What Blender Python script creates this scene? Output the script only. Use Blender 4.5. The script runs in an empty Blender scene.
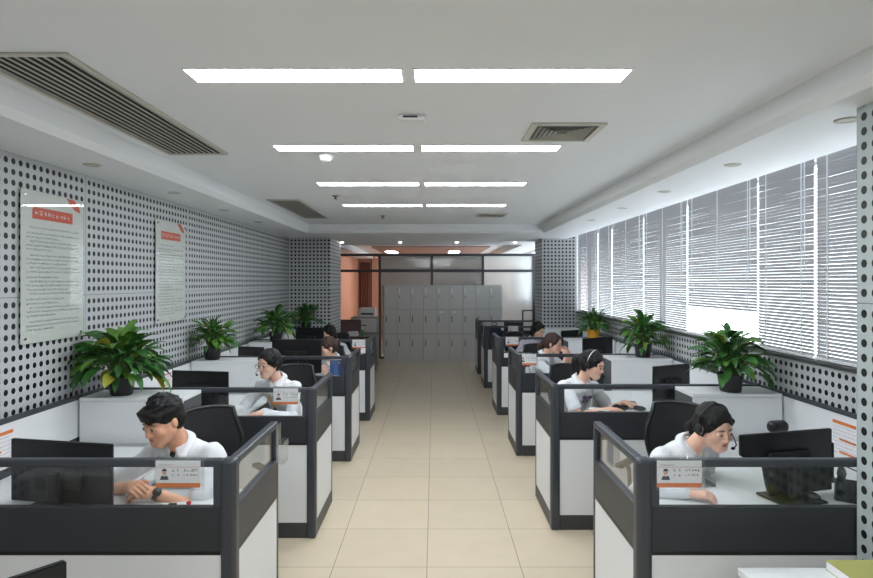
import bpy, bmesh, math, random
import numpy as np
from mathutils import Vector, Matrix, Euler

scene = bpy.context.scene
COL = scene.collection
PI = math.pi

# ---------------------------------------------------------------- camera
F = 607.0; CZ = 1.825
cam_d = bpy.data.cameras.new('camera')
cam_d.sensor_width = 36.0
cam_d.lens = F / 873.0 * 36.0
cam_d.shift_x = (436.5 - 434.0) / 873.0
cam_d.shift_y = -(289.0 - 282.0) / 873.0
cam_d.clip_start = 0.05
cam = bpy.data.objects.new('camera', cam_d)
cam.location = (0, 0, CZ)
cam.rotation_euler = (PI / 2, 0, 0)
COL.objects.link(cam)
scene.camera = cam

# ---------------------------------------------------------------- world and exposure
w = bpy.data.worlds.new('overcast_sky'); scene.world = w
w.use_nodes = True
bg = w.node_tree.nodes['Background']
bg.inputs[0].default_value = (0.96, 0.97, 1.0, 1)
bg.inputs[1].default_value = 5.5
scene.view_settings.view_transform = 'Standard'
scene.view_settings.look = 'None'
scene.view_settings.exposure = 0.25
scene.view_settings.gamma = 1.0
scene.view_settings.use_curve_mapping = False
PANEL_POWER = 30.0      # ceiling light diffusers
SPOT_POWER = 22.0

def area_light(name, loc, rot, sx, sy, power, color=(1, 1, 1)):
    d = bpy.data.lights.new(name, 'AREA'); d.shape = 'RECTANGLE'
    d.size = sx; d.size_y = sy; d.energy = power; d.color = color
    o = bpy.data.objects.new(name, d); o.location = loc; o.rotation_euler = rot
    COL.objects.link(o); return o
# daylight comes from the overcast sky itself, between the slats of the blinds

# ---------------------------------------------------------------- helpers
def tag(o, label=None, cat=None, group=None, kind=None):
    if label: o['label'] = label
    if cat: o['category'] = cat
    if group: o['group'] = group
    if kind: o['kind'] = kind
    return o

def empty(name, loc=(0, 0, 0), rz=0.0, label=None, cat=None, group=None):
    o = bpy.data.objects.new(name, None)
    o.empty_display_size = 0.05
    o.location = loc; o.rotation_euler = (0, 0, rz)
    COL.objects.link(o)
    return tag(o, label, cat, group)

def copy_tree(o, parent=None):
    c = o.copy(); COL.objects.link(c)
    if parent is not None: c.parent = parent
    for ch in list(o.children): copy_tree(ch, c)
    return c

class MB:
    """collects shapes, builds one mesh object"""
    def __init__(s): s.v = []; s.f = []; s.sm = []
    def add(s, vs, fs, smooth=False):
        n = len(s.v); s.v += [tuple(v) for v in vs]
        s.f += [tuple(i + n for i in f) for f in fs]; s.sm += [smooth] * len(fs)
        return s
    def bm_add(s, bm, M=None, smooth=False):
        bm.verts.index_update()
        vs = [(M @ v.co if M else v.co.copy()) for v in bm.verts]
        s.add(vs, [[v.index for v in f.verts] for f in bm.faces], smooth); bm.free(); return s
    def box(s, x0, x1, y0, y1, z0, z1, bev=0.0, M=None, seg=2):
        bm = bmesh.new(); bmesh.ops.create_cube(bm, size=1.0)
        for v in bm.verts:
            v.co = Vector(((x0 + x1) / 2 + v.co.x * (x1 - x0), (y0 + y1) / 2 + v.co.y * (y1 - y0), (z0 + z1) / 2 + v.co.z * (z1 - z0)))
        if bev > 0: bmesh.ops.bevel(bm, geom=bm.edges[:], offset=bev, segments=seg, affect='EDGES', profile=0.5)
        return s.bm_add(bm, M)
    def tube(s, pts, r, n=10, cap=True, M=None):
        pts = [Vector(p) for p in pts]; rs = r if isinstance(r, (list, tuple)) else [r] * len(pts)
        vs = []; fs = []; up = None
        for i, p in enumerate(pts):
            t = (pts[min(i + 1, len(pts) - 1)] - pts[max(i - 1, 0)]).normalized()
            if up is None: up = Vector((0, 0, 1)) if abs(t.z) < 0.9 else Vector((1, 0, 0))
            a = t.cross(up).normalized(); b = a.cross(t).normalized(); up = b
            for k in range(n):
                an = 2 * PI * k / n
                q = p + (a * math.cos(an) + b * math.sin(an)) * rs[i]
                vs.append(M @ q if M else q)
        for i in range(len(pts) - 1):
            for k in range(n):
                fs.append((i * n + k, i * n + (k + 1) % n, (i + 1) * n + (k + 1) % n, (i + 1) * n + k))
        s.add(vs, fs, True)
        if cap:
            m = len(s.v) - len(vs)
            s.f.append(tuple(m + k for k in range(n))[::-1]); s.sm.append(False)
            s.f.append(tuple(m + (len(pts) - 1) * n + k for k in range(n))); s.sm.append(False)
        return s
    def lathe(s, prof, n=24, c=(0, 0, 0), M=None):
        vs = []; fs = []
        for r, z in prof:
            for k in range(n):
                a = 2 * PI * k / n
                q = Vector((c[0] + r * math.cos(a), c[1] + r * math.sin(a), c[2] + z)); vs.append(M @ q if M else q)
        for i in range(len(prof) - 1):
            for k in range(n):
                fs.append((i * n + k, i * n + (k + 1) % n, (i + 1) * n + (k + 1) % n, (i + 1) * n + k))
        m = len(s.v); s.add(vs, fs, True)
        if prof[0][0] > 1e-5: s.f.append(tuple(m + k for k in range(n))[::-1]); s.sm.append(False)
        if prof[-1][0] > 1e-5: s.f.append(tuple(m + (len(prof) - 1) * n + k for k in range(n))); s.sm.append(False)
        return s
    def prism(s, poly, d, M=None, bev=0.0):
        """polygon in XY extruded 0..d along Z, then M"""
        bm = bmesh.new(); vs = [bm.verts.new((p[0], p[1], 0)) for p in poly]
        f = bm.faces.new(vs); r = bmesh.ops.extrude_face_region(bm, geom=[f])
        for g in r['geom']:
            if isinstance(g, bmesh.types.BMVert): g.co.z += d
        bmesh.ops.recalc_face_normals(bm, faces=bm.faces[:])
        if bev > 0: bmesh.ops.bevel(bm, geom=bm.edges[:], offset=bev, segments=2, affect='EDGES')
        return s.bm_add(bm, M)
    def ell(s, c, r, M=None, nu=20, nv=14):
        vs = []; fs = []
        for j in range(nv + 1):
            t = PI * j / nv
            for i in range(nu):
                p = 2 * PI * i / nu
                q = Vector((c[0] + r[0] * math.sin(t) * math.cos(p), c[1] + r[1] * math.sin(t) * math.sin(p), c[2] + r[2] * math.cos(t)))
                vs.append(M @ q if M else q)
        for j in range(nv):
            for i in range(nu):
                a, b, cc, d = j * nu + i, j * nu + (i + 1) % nu, (j + 1) * nu + (i + 1) % nu, (j + 1) * nu + i
                fs.append((d, cc, b, a))
        return s.add(vs, fs, True)
    def quad(s, a, b, c, d): return s.add([a, b, c, d], [(0, 1, 2, 3)])
    def build(s, name, m, parent=None, label=None, kind=None):
        me = bpy.data.meshes.new(name); me.from_pydata(s.v, [], s.f)
        me.polygons.foreach_set('use_smooth', s.sm)
        me.materials.append(m); me.update()
        o = bpy.data.objects.new(name, me); COL.objects.link(o)
        if parent is not None: o.parent = parent
        return tag(o, label, None, None, kind)

def fix_normals(o):
    bm = bmesh.new(); bm.from_mesh(o.data); bmesh.ops.recalc_face_normals(bm, faces=bm.faces[:]); bm.to_mesh(o.data); bm.free(); return o

# ---------------------------------------------------------------- materials
def lin(c):
    return tuple((x / 255 / 12.92 if x / 255 <= 0.04045 else ((x / 255 + 0.055) / 1.055) ** 2.4) for x in c) + (1,)
def mat(name, rgb, rough=0.5, metal=0.0, spec=0.5, noise=0.0, nscale=8.0, bump=0.0, bscale=200.0, sub=0.0, coat=0.0, stretch=None, emit=0.0):
    m = bpy.data.materials.new(name); m.use_nodes = True
    nt = m.node_tree; b = nt.nodes['Principled BSDF']
    c = lin(rgb)
    b.inputs['Base Color'].default_value = c
    b.inputs['Roughness'].default_value = rough
    b.inputs['Metallic'].default_value = metal
    b.inputs['Specular IOR Level'].default_value = spec
    if coat: b.inputs['Coat Weight'].default_value = coat
    if sub:
        b.inputs['Subsurface Weight'].default_value = sub
        b.inputs['Subsurface Radius'].default_value = (0.012, 0.005, 0.003)
        b.inputs['Subsurface Scale'].default_value = 1.0
    if emit:
        b.inputs['Emission Color'].default_value = c; b.inputs['Emission Strength'].default_value = emit
    if noise or bump:
        tc = nt.nodes.new('ShaderNodeTexCoord'); mp = nt.nodes.new('ShaderNodeMapping')
        nt.links.new(tc.outputs['Object'], mp.inputs['Vector'])
        if stretch: mp.inputs['Scale'].default_value = stretch
    if noise:
        n = nt.nodes.new('ShaderNodeTexNoise'); n.inputs['Scale'].default_value = nscale; n.inputs['Detail'].default_value = 4
        nt.links.new(mp.outputs['Vector'], n.inputs['Vector'])
        r = nt.nodes.new('ShaderNodeMapRange'); r.inputs[1].default_value = 0.3; r.inputs[2].default_value = 0.7
        r.inputs[3].default_value = 1 - noise; r.inputs[4].default_value = 1 + noise
        nt.links.new(n.outputs[0], r.inputs[0])
        x = nt.nodes.new('ShaderNodeVectorMath'); x.operation = 'SCALE'; x.inputs[0].default_value = c[:3]
        nt.links.new(r.outputs[0], x.inputs['Scale']); nt.links.new(x.outputs[0], b.inputs['Base Color'])
    if bump:
        n = nt.nodes.new('ShaderNodeTexNoise'); n.inputs['Scale'].default_value = bscale; n.inputs['Detail'].default_value = 3
        nt.links.new(mp.outputs['Vector'], n.inputs['Vector'])
        u = nt.nodes.new('ShaderNodeBump'); u.inputs['Strength'].default_value = bump; u.inputs['Distance'].default_value = 0.01
        nt.links.new(n.outputs[0], u.inputs['Height']); nt.links.new(u.outputs[0], b.inputs['Normal'])
    return m

def glass_mat(name, tint=(0.975, 0.985, 0.985), refl=1.0, haze=0.0):
    m = bpy.data.materials.new(name); m.use_nodes = True; nt = m.node_tree
    nt.nodes.remove(nt.nodes['Principled BSDF']); out = nt.nodes['Material Output']
    tr = nt.nodes.new('ShaderNodeBsdfTransparent'); tr.inputs[0].default_value = tint + (1,)
    gl = nt.nodes.new('ShaderNodeBsdfGlossy'); gl.inputs['Roughness'].default_value = 0.02
    fr = nt.nodes.new('ShaderNodeFresnel'); ge = nt.nodes.new('ShaderNodeNewGeometry')
    ior = nt.nodes.new('ShaderNodeMapRange'); ior.inputs[3].default_value = 1.5; ior.inputs[4].default_value = 1 / 1.5
    nt.links.new(ge.outputs['Backfacing'], ior.inputs[0]); nt.links.new(ior.outputs[0], fr.inputs[0])
    mu = nt.nodes.new('ShaderNodeMath'); mu.operation = 'MULTIPLY'; mu.inputs[1].default_value = refl
    mx = nt.nodes.new('ShaderNodeMixShader')
    nt.links.new(fr.outputs[0], mu.inputs[0]); nt.links.new(mu.outputs[0], mx.inputs[0])
    base = tr.outputs[0]
    if haze:
        df = nt.nodes.new('ShaderNodeBsdfTranslucent'); df.inputs[0].default_value = (0.9, 0.93, 0.93, 1)
        d2 = nt.nodes.new('ShaderNodeBsdfDiffuse'); d2.inputs[0].default_value = (0.85, 0.88, 0.88, 1)
        m1 = nt.nodes.new('ShaderNodeMixShader'); m1.inputs[0].default_value = 0.5
        nt.links.new(df.outputs[0], m1.inputs[1]); nt.links.new(d2.outputs[0], m1.inputs[2])
        m2 = nt.nodes.new('ShaderNodeMixShader'); m2.inputs[0].default_value = haze
        nt.links.new(tr.outputs[0], m2.inputs[1]); nt.links.new(m1.outputs[0], m2.inputs[2]); base = m2.outputs[0]
    nt.links.new(base, mx.inputs[1]); nt.links.new(gl.outputs[0], mx.inputs[2])
    nt.links.new(mx.outputs[0], out.inputs[0]); return m

def math_node(nt, op, a, b=None, c=None):
    n = nt.nodes.new('ShaderNodeMath'); n.operation = op
    for i, x in enumerate((a, b, c)):
        if x is None: continue
        if isinstance(x, (int, float)): n.inputs[i].default_value = x
        else: nt.links.new(x, n.inputs[i])
    return n.outputs[0]

P_H = 0.0612; Z_SEAM = 1.736
def perf_mat(name, axis, origin, period_n, rgb=(188, 191, 194)):
    """painted perforated board: round holes on a square grid, seams between boards"""
    m = bpy.data.materials.new(name); m.use_nodes = True; nt = m.node_tree; b = nt.nodes['Principled BSDF']
    tc = nt.nodes.new('ShaderNodeTexCoord'); sp = nt.nodes.new('ShaderNodeSeparateXYZ'); nt.links.new(tc.outputs['Object'], sp.inputs[0])
    a = sp.outputs[axis]; z = sp.outputs[2]
    M_ = lambda *k: math_node(nt, *k)
    dz = M_('ABSOLUTE', M_('SUBTRACT', z, Z_SEAM))
    v = M_('SUBTRACT', M_('DIVIDE', dz, P_H), 0.21)
    L = (period_n + 0.42) * P_H
    yy = M_('FLOORED_MODULO', M_('SUBTRACT', a, origin), L)
    u = M_('SUBTRACT', M_('DIVIDE', yy, P_H), 0.21)
    fu = M_('SUBTRACT', M_('FRACT', u), 0.5); fv = M_('SUBTRACT', M_('FRACT', v), 0.5)
    d = M_('SQRT', M_('ADD', M_('MULTIPLY', fu, fu), M_('MULTIPLY', fv, fv)))
    mr = nt.nodes.new('ShaderNodeMapRange'); mr.inputs[1].default_value = 0.27; mr.inputs[2].default_value = 0.30
    nt.links.new(d, mr.inputs[0])
    ok = M_('MULTIPLY', M_('GREATER_THAN', v, 0.0), M_('MULTIPLY', M_('GREATER_THAN', u, 0.0), M_('LESS_THAN', u, float(period_n))))
    solid = M_('MAXIMUM', mr.outputs[0], M_('SUBTRACT', 1.0, ok))
    seam = M_('MULTIPLY', M_('GREATER_THAN', dz, 0.0022), M_('MULTIPLY', M_('GREATER_THAN', yy, 0.0022), M_('LESS_THAN', yy, L - 0.0022)))
    mix = nt.nodes.new('ShaderNodeMix'); mix.data_type = 'RGBA'
    mix.inputs['A'].default_value = lin((10, 11, 13)); mix.inputs['B'].default_value = lin(rgb)
    s2 = M_('MULTIPLY', solid, M_('ADD', M_('MULTIPLY', seam, 0.6), 0.4))
    nt.links.new(s2, mix.inputs['Factor']); nt.links.new(mix.outputs['Result'], b.inputs['Base Color'])
    b.inputs['Roughness'].default_value = 0.5
    return m

def tile_mat(name, x0, y0, size):
    m = bpy.data.materials.new(name); m.use_nodes = True; nt = m.node_tree; b = nt.nodes['Principled BSDF']
    tc = nt.nodes.new('ShaderNodeTexCoord'); sp = nt.nodes.new('ShaderNodeSeparateXYZ'); nt.links.new(tc.outputs['Object'], sp.inputs[0])
    M_ = lambda *k: math_node(nt, *k)
    u = M_('DIVIDE', M_('SUBTRACT', sp.outputs[0], x0), size); v = M_('DIVIDE', M_('SUBTRACT', sp.outputs[1], y0), size)
    fu = M_('FRACT', u); fv = M_('FRACT', v)
    e = M_('MINIMUM', M_('MINIMUM', fu, M_('SUBTRACT', 1.0, fu)), M_('MINIMUM', fv, M_('SUBTRACT', 1.0, fv)))
    mr = nt.nodes.new('ShaderNodeMapRange'); mr.inputs[1].default_value = 0.0025; mr.inputs[2].default_value = 0.0055
    nt.links.new(e, mr.inputs[0])
    cb = nt.nodes.new('ShaderNodeCombineXYZ'); nt.links.new(M_('FLOOR', u), cb.inputs[0]); nt.links.new(M_('FLOOR', v), cb.inputs[1])
    wn = nt.nodes.new('ShaderNodeTexWhiteNoise'); nt.links.new(cb.outputs[0], wn.inputs[0])
    n = nt.nodes.new('ShaderNodeTexNoise'); n.inputs['Scale'].default_value = 5; n.inputs['Detail'].default_value = 6
    nt.links.new(tc.outputs['Object'], n.inputs['Vector'])
    k = M_('ADD', M_('MULTIPLY', wn.outputs[0], 0.06), M_('MULTIPLY', n.outputs[0], 0.14))
    k = M_('ADD', k, 0.88)
    x = nt.nodes.new('ShaderNodeVectorMath'); x.operation = 'SCALE'; x.inputs[0].default_value = lin((206, 192, 168))[:3]; nt.links.new(k, x.inputs['Scale'])
    mix = nt.nodes.new('ShaderNodeMix'); mix.data_type = 'RGBA'; mix.inputs['A'].default_value = lin((120, 108, 88))
    nt.links.new(x.outputs[0], mix.inputs['B']); nt.links.new(mr.outputs[0], mix.inputs['Factor'])
    nt.links.new(mix.outputs['Result'], b.inputs['Base Color'])
    b.inputs['Roughness'].default_value = 0.28; b.inputs['Specular IOR Level'].default_value = 0.5
    return m

M = {}
M['ceil'] = mat('ceiling_paint', (231, 234, 238), 0.8)
M['tray'] = mat('cove_paint', (232, 235, 238), 0.7)
M['floor'] = tile_mat('floor_tile', -0.045, 3.887, 0.6)
M['wallpaint'] = mat('wall_paint', (205, 206, 205), 0.8)
M['orange_wall'] = mat('orange_wall_paint', (200, 142, 116), 0.7, noise=0.03)
M['brown'] = mat('brown_curtain', (108, 62, 48), 0.8, noise=0.08, nscale=3)
M['ceil_bounce'] = mat('ceiling_bounce_tint', (170, 140, 130), 0.7)  # orange light bounced onto the back ceiling, painted in as a pink tint
M['dark'] = mat('dark_aluminium', (68, 72, 79), 0.36, 0.3)
M['dark2'] = mat('charcoal_band', (50, 53, 58), 0.42, 0.1)
M['kick'] = mat('kick_plate', (62, 64, 66), 0.45, 0.1)
M['panel'] = mat('white_laminate', (228, 230, 232), 0.45)
M['white'] = mat('white_board', (226, 228, 230), 0.4)
M['desk'] = mat('desk_laminate', (226, 229, 230), 0.35)
M['grey'] = mat('grey_laminate', (78, 82, 86), 0.5)
M['steel'] = mat('locker_steel', (200, 201, 200), 0.4, 0.1)
M['steel_line'] = mat('locker_gap', (84, 86, 86), 0.6)
M['chrome'] = mat('chrome', (190, 190, 192), 0.25, 0.9)
M['black'] = mat('black_plastic', (22, 23, 25), 0.35)
M['matte_black'] = mat('matte_black', (17, 18, 19), 0.65)
M['mesh'] = mat('black_mesh', (20, 21, 23), 0.85, bump=0.4, bscale=500)
M['screen'] = mat('screen_glass', (12, 13, 16), 0.08)
M['bluescreen'] = mat('lit_screen', (90, 130, 190), 0.3, emit=0.6)
M['glass'] = glass_mat('clear_glass')
M['glass_dim'] = glass_mat('partition_glass', (0.80, 0.86, 0.86), 1.0)
M['acrylic'] = glass_mat('clear_acrylic', (0.97, 0.98, 0.98), 0.6, 0.03)
M['winglass'] = glass_mat('window_glass', (0.92, 0.96, 0.97), 0.6)
M['paper'] = mat('white_paper', (232, 230, 234), 0.7)
M['paper2'] = mat('poster_board', (214, 216, 210), 0.4)
M['orange'] = mat('orange_print', (222, 122, 60), 0.55)
M['redorange'] = mat('red_orange_print', (216, 76, 36), 0.5)
M['ink'] = mat('dark_ink', (46, 48, 52), 0.7)
M['ink2'] = mat('grey_ink', (116, 118, 122), 0.7)
M['redink'] = mat('red_ink', (190, 80, 90), 0.7)
M['skinprint'] = mat('printed_face', (220, 160, 140), 0.7)
M['vent'] = mat('vent_white', (200, 199, 190), 0.5)
M['ventdark'] = mat('vent_dark', (20, 20, 20), 0.8)
M['ventgrey'] = mat('vent_slat', (120, 120, 118), 0.5)
M['win_frame'] = mat('window_frame_paint', (205, 207, 208), 0.5)
M['sill'] = mat('dark_sill', (70, 70, 70), 0.45)
M['leaf'] = mat('leaf', (52, 102, 44), 0.42, noise=0.35, nscale=14)
M['leaf2'] = mat('leaf_light', (86, 130, 48), 0.42, noise=0.3, nscale=14)
M['leafy'] = mat('leaf_yellow', (150, 150, 50), 0.5)
M['stem'] = mat('stem', (70, 104, 48), 0.6)
M['pot'] = mat('black_pot', (24, 24, 26), 0.4)
M['yellowpot'] = mat('yellow_wrap', (226, 160, 30), 0.5)
M['soil'] = mat('soil', (48, 36, 28), 0.95, noise=0.4, nscale=60)
M['yellow'] = mat('yellow_cover', (168, 166, 96), 0.55)
M['blue'] = mat('blue_print', (54, 92, 160), 0.5)
M['lightblue'] = mat('light_blue_folder', (178, 200, 220), 0.5)
M['green'] = mat('green_bottle', (60, 140, 80), 0.3)
M['red'] = mat('red_plastic', (190, 30, 44), 0.4)
M['brownleather'] = mat('brown_leather', (92, 70, 66), 0.5)
M['concrete'] = mat('outer_concrete', (150, 150, 150), 0.9)
def emitter(name, rgb, st):
    m = bpy.data.materials.new(name); m.use_nodes = True; nt = m.node_tree; nt.nodes.remove(nt.nodes['Principled BSDF'])
    e = nt.nodes.new('ShaderNodeEmission'); e.inputs[0].default_value = rgb + (1,); e.inputs[1].default_value = st
    nt.links.new(e.outputs[0], nt.nodes['Material Output'].inputs[0]); return m
M['lamp'] = emitter('led_diffuser', (0.92, 0.965, 1.0), PANEL_POWER)
M['spot'] = emitter('lit_downlight', (1.0, 0.97, 0.9), SPOT_POWER)
def slat_mat():
    m = bpy.data.materials.new('blind_slat'); m.use_nodes = True; nt = m.node_tree; b = nt.nodes['Principled BSDF']
    b.inputs['Base Color'].default_value = lin((150, 149, 152)); b.inputs['Roughness'].default_value = 0.45
    t = nt.nodes.new('ShaderNodeBsdfTranslucent'); t.inputs[0].default_value = lin((205, 205, 212))
    mx = nt.nodes.new('ShaderNodeMixShader'); mx.inputs[0].default_value = 0.04
    nt.links.new(b.outputs[0], mx.inputs[1]); nt.links.new(t.outputs[0], mx.inputs[2]); nt.links.new(mx.outputs[0], nt.nodes['Material Output'].inputs[0])
    return m
M['slat'] = slat_mat()
# ================================================================ the room
XL = -2.40; XR = 2.44; ZS = 2.56; ZC = 2.692; YF = 9.08; YEND = 19.4; YB = -5.5
def struct(name, mb, m):
    o = mb.build(name, m); o['kind'] = 'structure'; return o
struct('floor', MB().box(XL - 0.3, XR + 0.5, YB - 0.2, YEND + 0.2, -0.12, 0.0), M['floor'])
# ceiling: raised tray and lower soffits
mb = MB()
TX0, TX1 = -1.875, 1.607
mb.box(TX0 - 0.05, TX1 + 0.05, YB - 0.2, YF + 0.05, ZC, ZC + 0.1)
mb.box(-1.95, 1.75, 12.04, YEND + 0.2, ZC, ZC + 0.1)
struct('ceiling', mb, M['ceil'])
def soffit_profile(x_in, x_out):
    s = 1 if x_out > x_in else -1; c = 0.037
    return [(x_in, ZC + 0.05), (x_in, ZS + c), (x_in + s * c, ZS), (x_out, ZS), (x_out, ZC + 0.05)]
def extr_y(prof, y0, y1):
    Mx = Matrix(((1, 0, 0, 0), (0, 0, -1, y1), (0, 1, 0, 0), (0, 0, 0, 1)))
    b = MB(); b.prism(prof, y1 - y0, Mx); return b
struct('ceiling_soffit_left', extr_y(soffit_profile(TX0, XL - 0.1), YB - 0.2, YF + 0.1), M['tray'])
struct('ceiling_soffit_right', extr_y(soffit_profile(TX1, 2.27), YB - 0.2, YF + 0.1), M['tray'])
c = 0.037
pr = [(YF, ZC + 0.05), (YF, ZS + c), (YF + c, ZS), (12.04, ZS), (12.04, ZC + 0.05)]
Mx = Matrix(((0, 0, 1, XL - 0.1), (1, 0, 0, 0), (0, 1, 0, 0), (0, 0, 0, 1)))
struct('ceiling_soffit_far', MB().prism(pr, 2.27 - XL + 0.1, Mx), M['tray'])
b = MB(); b.box(XL - 0.1, -1.95, 12.04, YEND + 0.2, ZS, ZC + 0.05); b.box(1.75, 2.27, 12.04, YEND + 0.2, ZS, ZC + 0.05)
struct('ceiling_soffit_back', b, M['tray'])
struct('ceiling_blind_pocket', MB().box(2.27, XR + 0.3, YB - 0.2, YEND + 0.2, 2.68, 2.75), M['tray'])
struct('ceiling_bounce_back', MB().box(-1.5, 1.35, 14.6, 19.0, ZC - 0.03, ZC - 0.001), M['ceil_bounce'])  # slab under the back ceiling that carries the painted orange bounce
# walls
M['perf_y'] = perf_mat('perforated_board_long', 1, 4.18 - 5 * 28.42 * P_H, 28)
M['perf_col_l'] = perf_mat('perforated_board_column', 0, XL + 0.0, 11)
M['perf_col_r'] = perf_mat('perforated_board_column_right', 0, 1.83, 9)
M['perf_pier'] = perf_mat('perforated_board_pier', 1, 2.57 - 20 * 0.0612 - 0.0257, 20, (176, 186, 188))
struct('wall_left', MB().box(XL - 0.15, XL, YB, 11.5, 0, ZS + 0.02), M['perf_y'])
struct('wall_left_back', MB().box(XL - 0.15, XL, 11.5, YEND, 0, ZS + 0.02), M['orange_wall'])
struct('wall_far', MB().box(XL - 0.15, XR + 0.3, YEND, YEND + 0.15, 0, ZC + 0.05), M['orange_wall'])
struct('wall_behind_camera', MB().box(XL - 0.15, XR + 0.3, YB - 0.15, YB, 0, ZC + 0.05), M['wallpaint'])
struct('trim_1', MB().box(-2.02, -1.98, YEND - 0.05, YEND, 0, 2.6), M['sill'])
b = MB()
n = 9
for i in range(n):   # hanging brown curtain with folds
    x = -2.36 + i * 0.32 / n
    b.tube([(x + 0.03, YEND - 0.14 + 0.02 * (-1) ** i, 0.05), (x + 0.03, YEND - 0.14 + 0.02 * (-1) ** i, 2.45)], 0.026, 8)
cu = b.build('curtain', M['brown']); tag(cu, 'reddish brown folded curtain on the orange wall of the back room', 'curtain')
# columns, perforated boards on them
struct('wall_column_left', MB().box(XL, -1.727, 10.05, 11.2, 0, ZS), M['perf_col_l'])
struct('wall_column_left_side', MB().box(-1.727, -1.722, 10.05, 11.2, 0, ZS), M['perf_y'])
b = MB().box(1.835, XR, 10.28, 11.0, 0, ZS); b.box(2.275, XR, 10.28, 11.0, ZS, 2.68)
struct('wall_column_right', b, M['perf_col_r'])
struct('wall_column_right_side', MB().box(1.83, 1.835, 10.28, 11.0, 0, ZS), M['perf_y'])
b = MB().box(1.79, XR, 0.9, 2.57, 0, ZS); b.box(2.275, XR, 0.9, 2.57, ZS, 2.68)
struct('wall_pier_right', b, M['perf_pier'])
# window wall: dado, lintel, outer jambs
SILL = 1.305
M['perf_dado'] = perf_mat('perforated_board_dado', 1, 2.6, 28)
struct('wall_right', MB().box(XR - 0.02, XR + 0.14, YB, YEND, 0, SILL), M['perf_dado'])
struct('wall_right_lintel', MB().box(XR + 0.02, XR + 0.3, YB, YEND, 2.641, 2.75), M['wallpaint'])
struct('wall_right_near', MB().box(XR, XR + 0.15, YB, 0.9, SILL, 2.68), M['wallpaint'])
# windows, one per bay
seams = [2.50, 3.87, 4.56, 5.83, 7.05, 8.30, 9.01, 10.27]
wide = [(2.50, 4.10), (4.10, 6.98), (6.98, 10.27), (11.0, 13.5), (13.5, 16.5), (16.5, 19.4)]
for i, (a, bb) in enumerate(wide):
    f = MB(); t = 0.014; x0, x1 = XR + 0.16, XR + 0.22
    f.box(x0, x1, a, a + t, SILL, 2.64); f.box(x0, x1, bb - t, bb, SILL, 2.64)
    f.box(x0, x1, a + t, bb - t, SILL, SILL + t); f.box(x0, x1, a + t, bb - t, 2.62, 2.64)
    fr = f.build('window_%d' % (i + 1), M['win_frame']); fr['kind'] = 'structure'
    MB().box(x0 + 0.025, x0 + 0.03, a + t, bb - t, SILL + t, 2.62).build('window_pane', M['winglass'], fr)
b = MB().box(XR - 0.045, XR + 0.18, 2.575, 10.27, SILL, SILL + 0.025, 0.004); struct('trim_2', b, M['sill'])

# venetian blinds
def blind(y0, y1, label, open_low=0.0, x=XR - 0.005, zb=1.345, ztop=2.655, dz=0.0225, tilt=72):
    root = empty('venetian_blind', (x, (y0 + y1) / 2, ztop), 0, label, 'blind', 'venetian blinds on the window wall')
    L = y1 - y0; H = ztop - zb
    mb = MB(); n = int(H / dz); rnd = random.Random(int(y0 * 100))
    for i in range(n):
        z = -0.035 - i * dz
        t = math.radians(tilt + rnd.uniform(-0.8, 0.8))
        if open_low and (z + ztop) < open_low: t = math.radians(16)
        sag = rnd.uniform(-0.001, 0.001)
        w_ = 0.0109 if dz < 0.025 else 0.0135; ca, sa = math.cos(t), math.sin(t)
        # room-side edge up, crowned section
        pts = [(w_ * ca, -w_ * sa), (0.0 - 0.0018 * sa, 0.0 - 0.0018 * ca * 0 + 0.0), (-w_ * ca, w_ * sa)]
        vs = []
        for (px, pz) in pts:
            vs += [(px, -L / 2, z + pz + sag), (px, L / 2, z + pz - sag)]
        mb.add(vs, [(0, 1, 3, 2), (2, 3, 5, 4)], True)
    mb.build('slats', M['slat'], root)
    MB().box(-0.016, 0.016, -L / 2, L / 2, -0.028, 0.0, 0.003).build('headrail', M['panel'], root)
    MB().box(-0.012, 0.012, -L / 2, L / 2, zb - ztop - 0.012, zb - ztop + 0.006, 0.003).build('bottom_rail', M['panel'], root)
    cords = [0.12, L - 0.12] + ([L / 2] if L > 1.0 else [])
    for cy in cords:
        MB().box(-0.0145, -0.0125, -L / 2 + cy - 0.006, -L / 2 + cy + 0.006, zb - ztop, -0.02).build('ladder_tape', M['white'], root)
    MB().tube([(-0.022, -L / 2 + 0.07, -0.03), (-0.022, -L / 2 + 0.07, -0.75)], 0.004, 6).build('tilt_wand', M['white'], root)
    return root
bl = ['grey venetian blind nearest the camera, beside the perforated pier', 'narrow grey venetian blind next to the dark gap in the blinds',
      'wide grey venetian blind whose lower slats stand open and glow', 'grey venetian blind behind the second potted plant on the right',
      'grey venetian blind between the second and third potted plants on the right', 'narrow grey venetian blind behind the yellow wrapped plant pot',
      'grey venetian blind touching the far right column']
for i in range(7):
    g0 = 0.008 if i != 1 else 0.014
    blind(seams[i] + (g0 if i else 0.09), seams[i + 1] - 0.010, bl[i], 1.60 if i == 2 else 0.0)
for (a, c_, l) in ((11.05, 14.35, 'grey venetian blind beyond the far right column'), (14.6, 16.9, 'venetian blind in the back room nearest the glazed screen'), (16.95, 19.3, 'venetian blind in the back room farthest from the camera')):
    blind(a, c_, l, dz=0.03, tilt=28 if a > 14 else 50)

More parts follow.
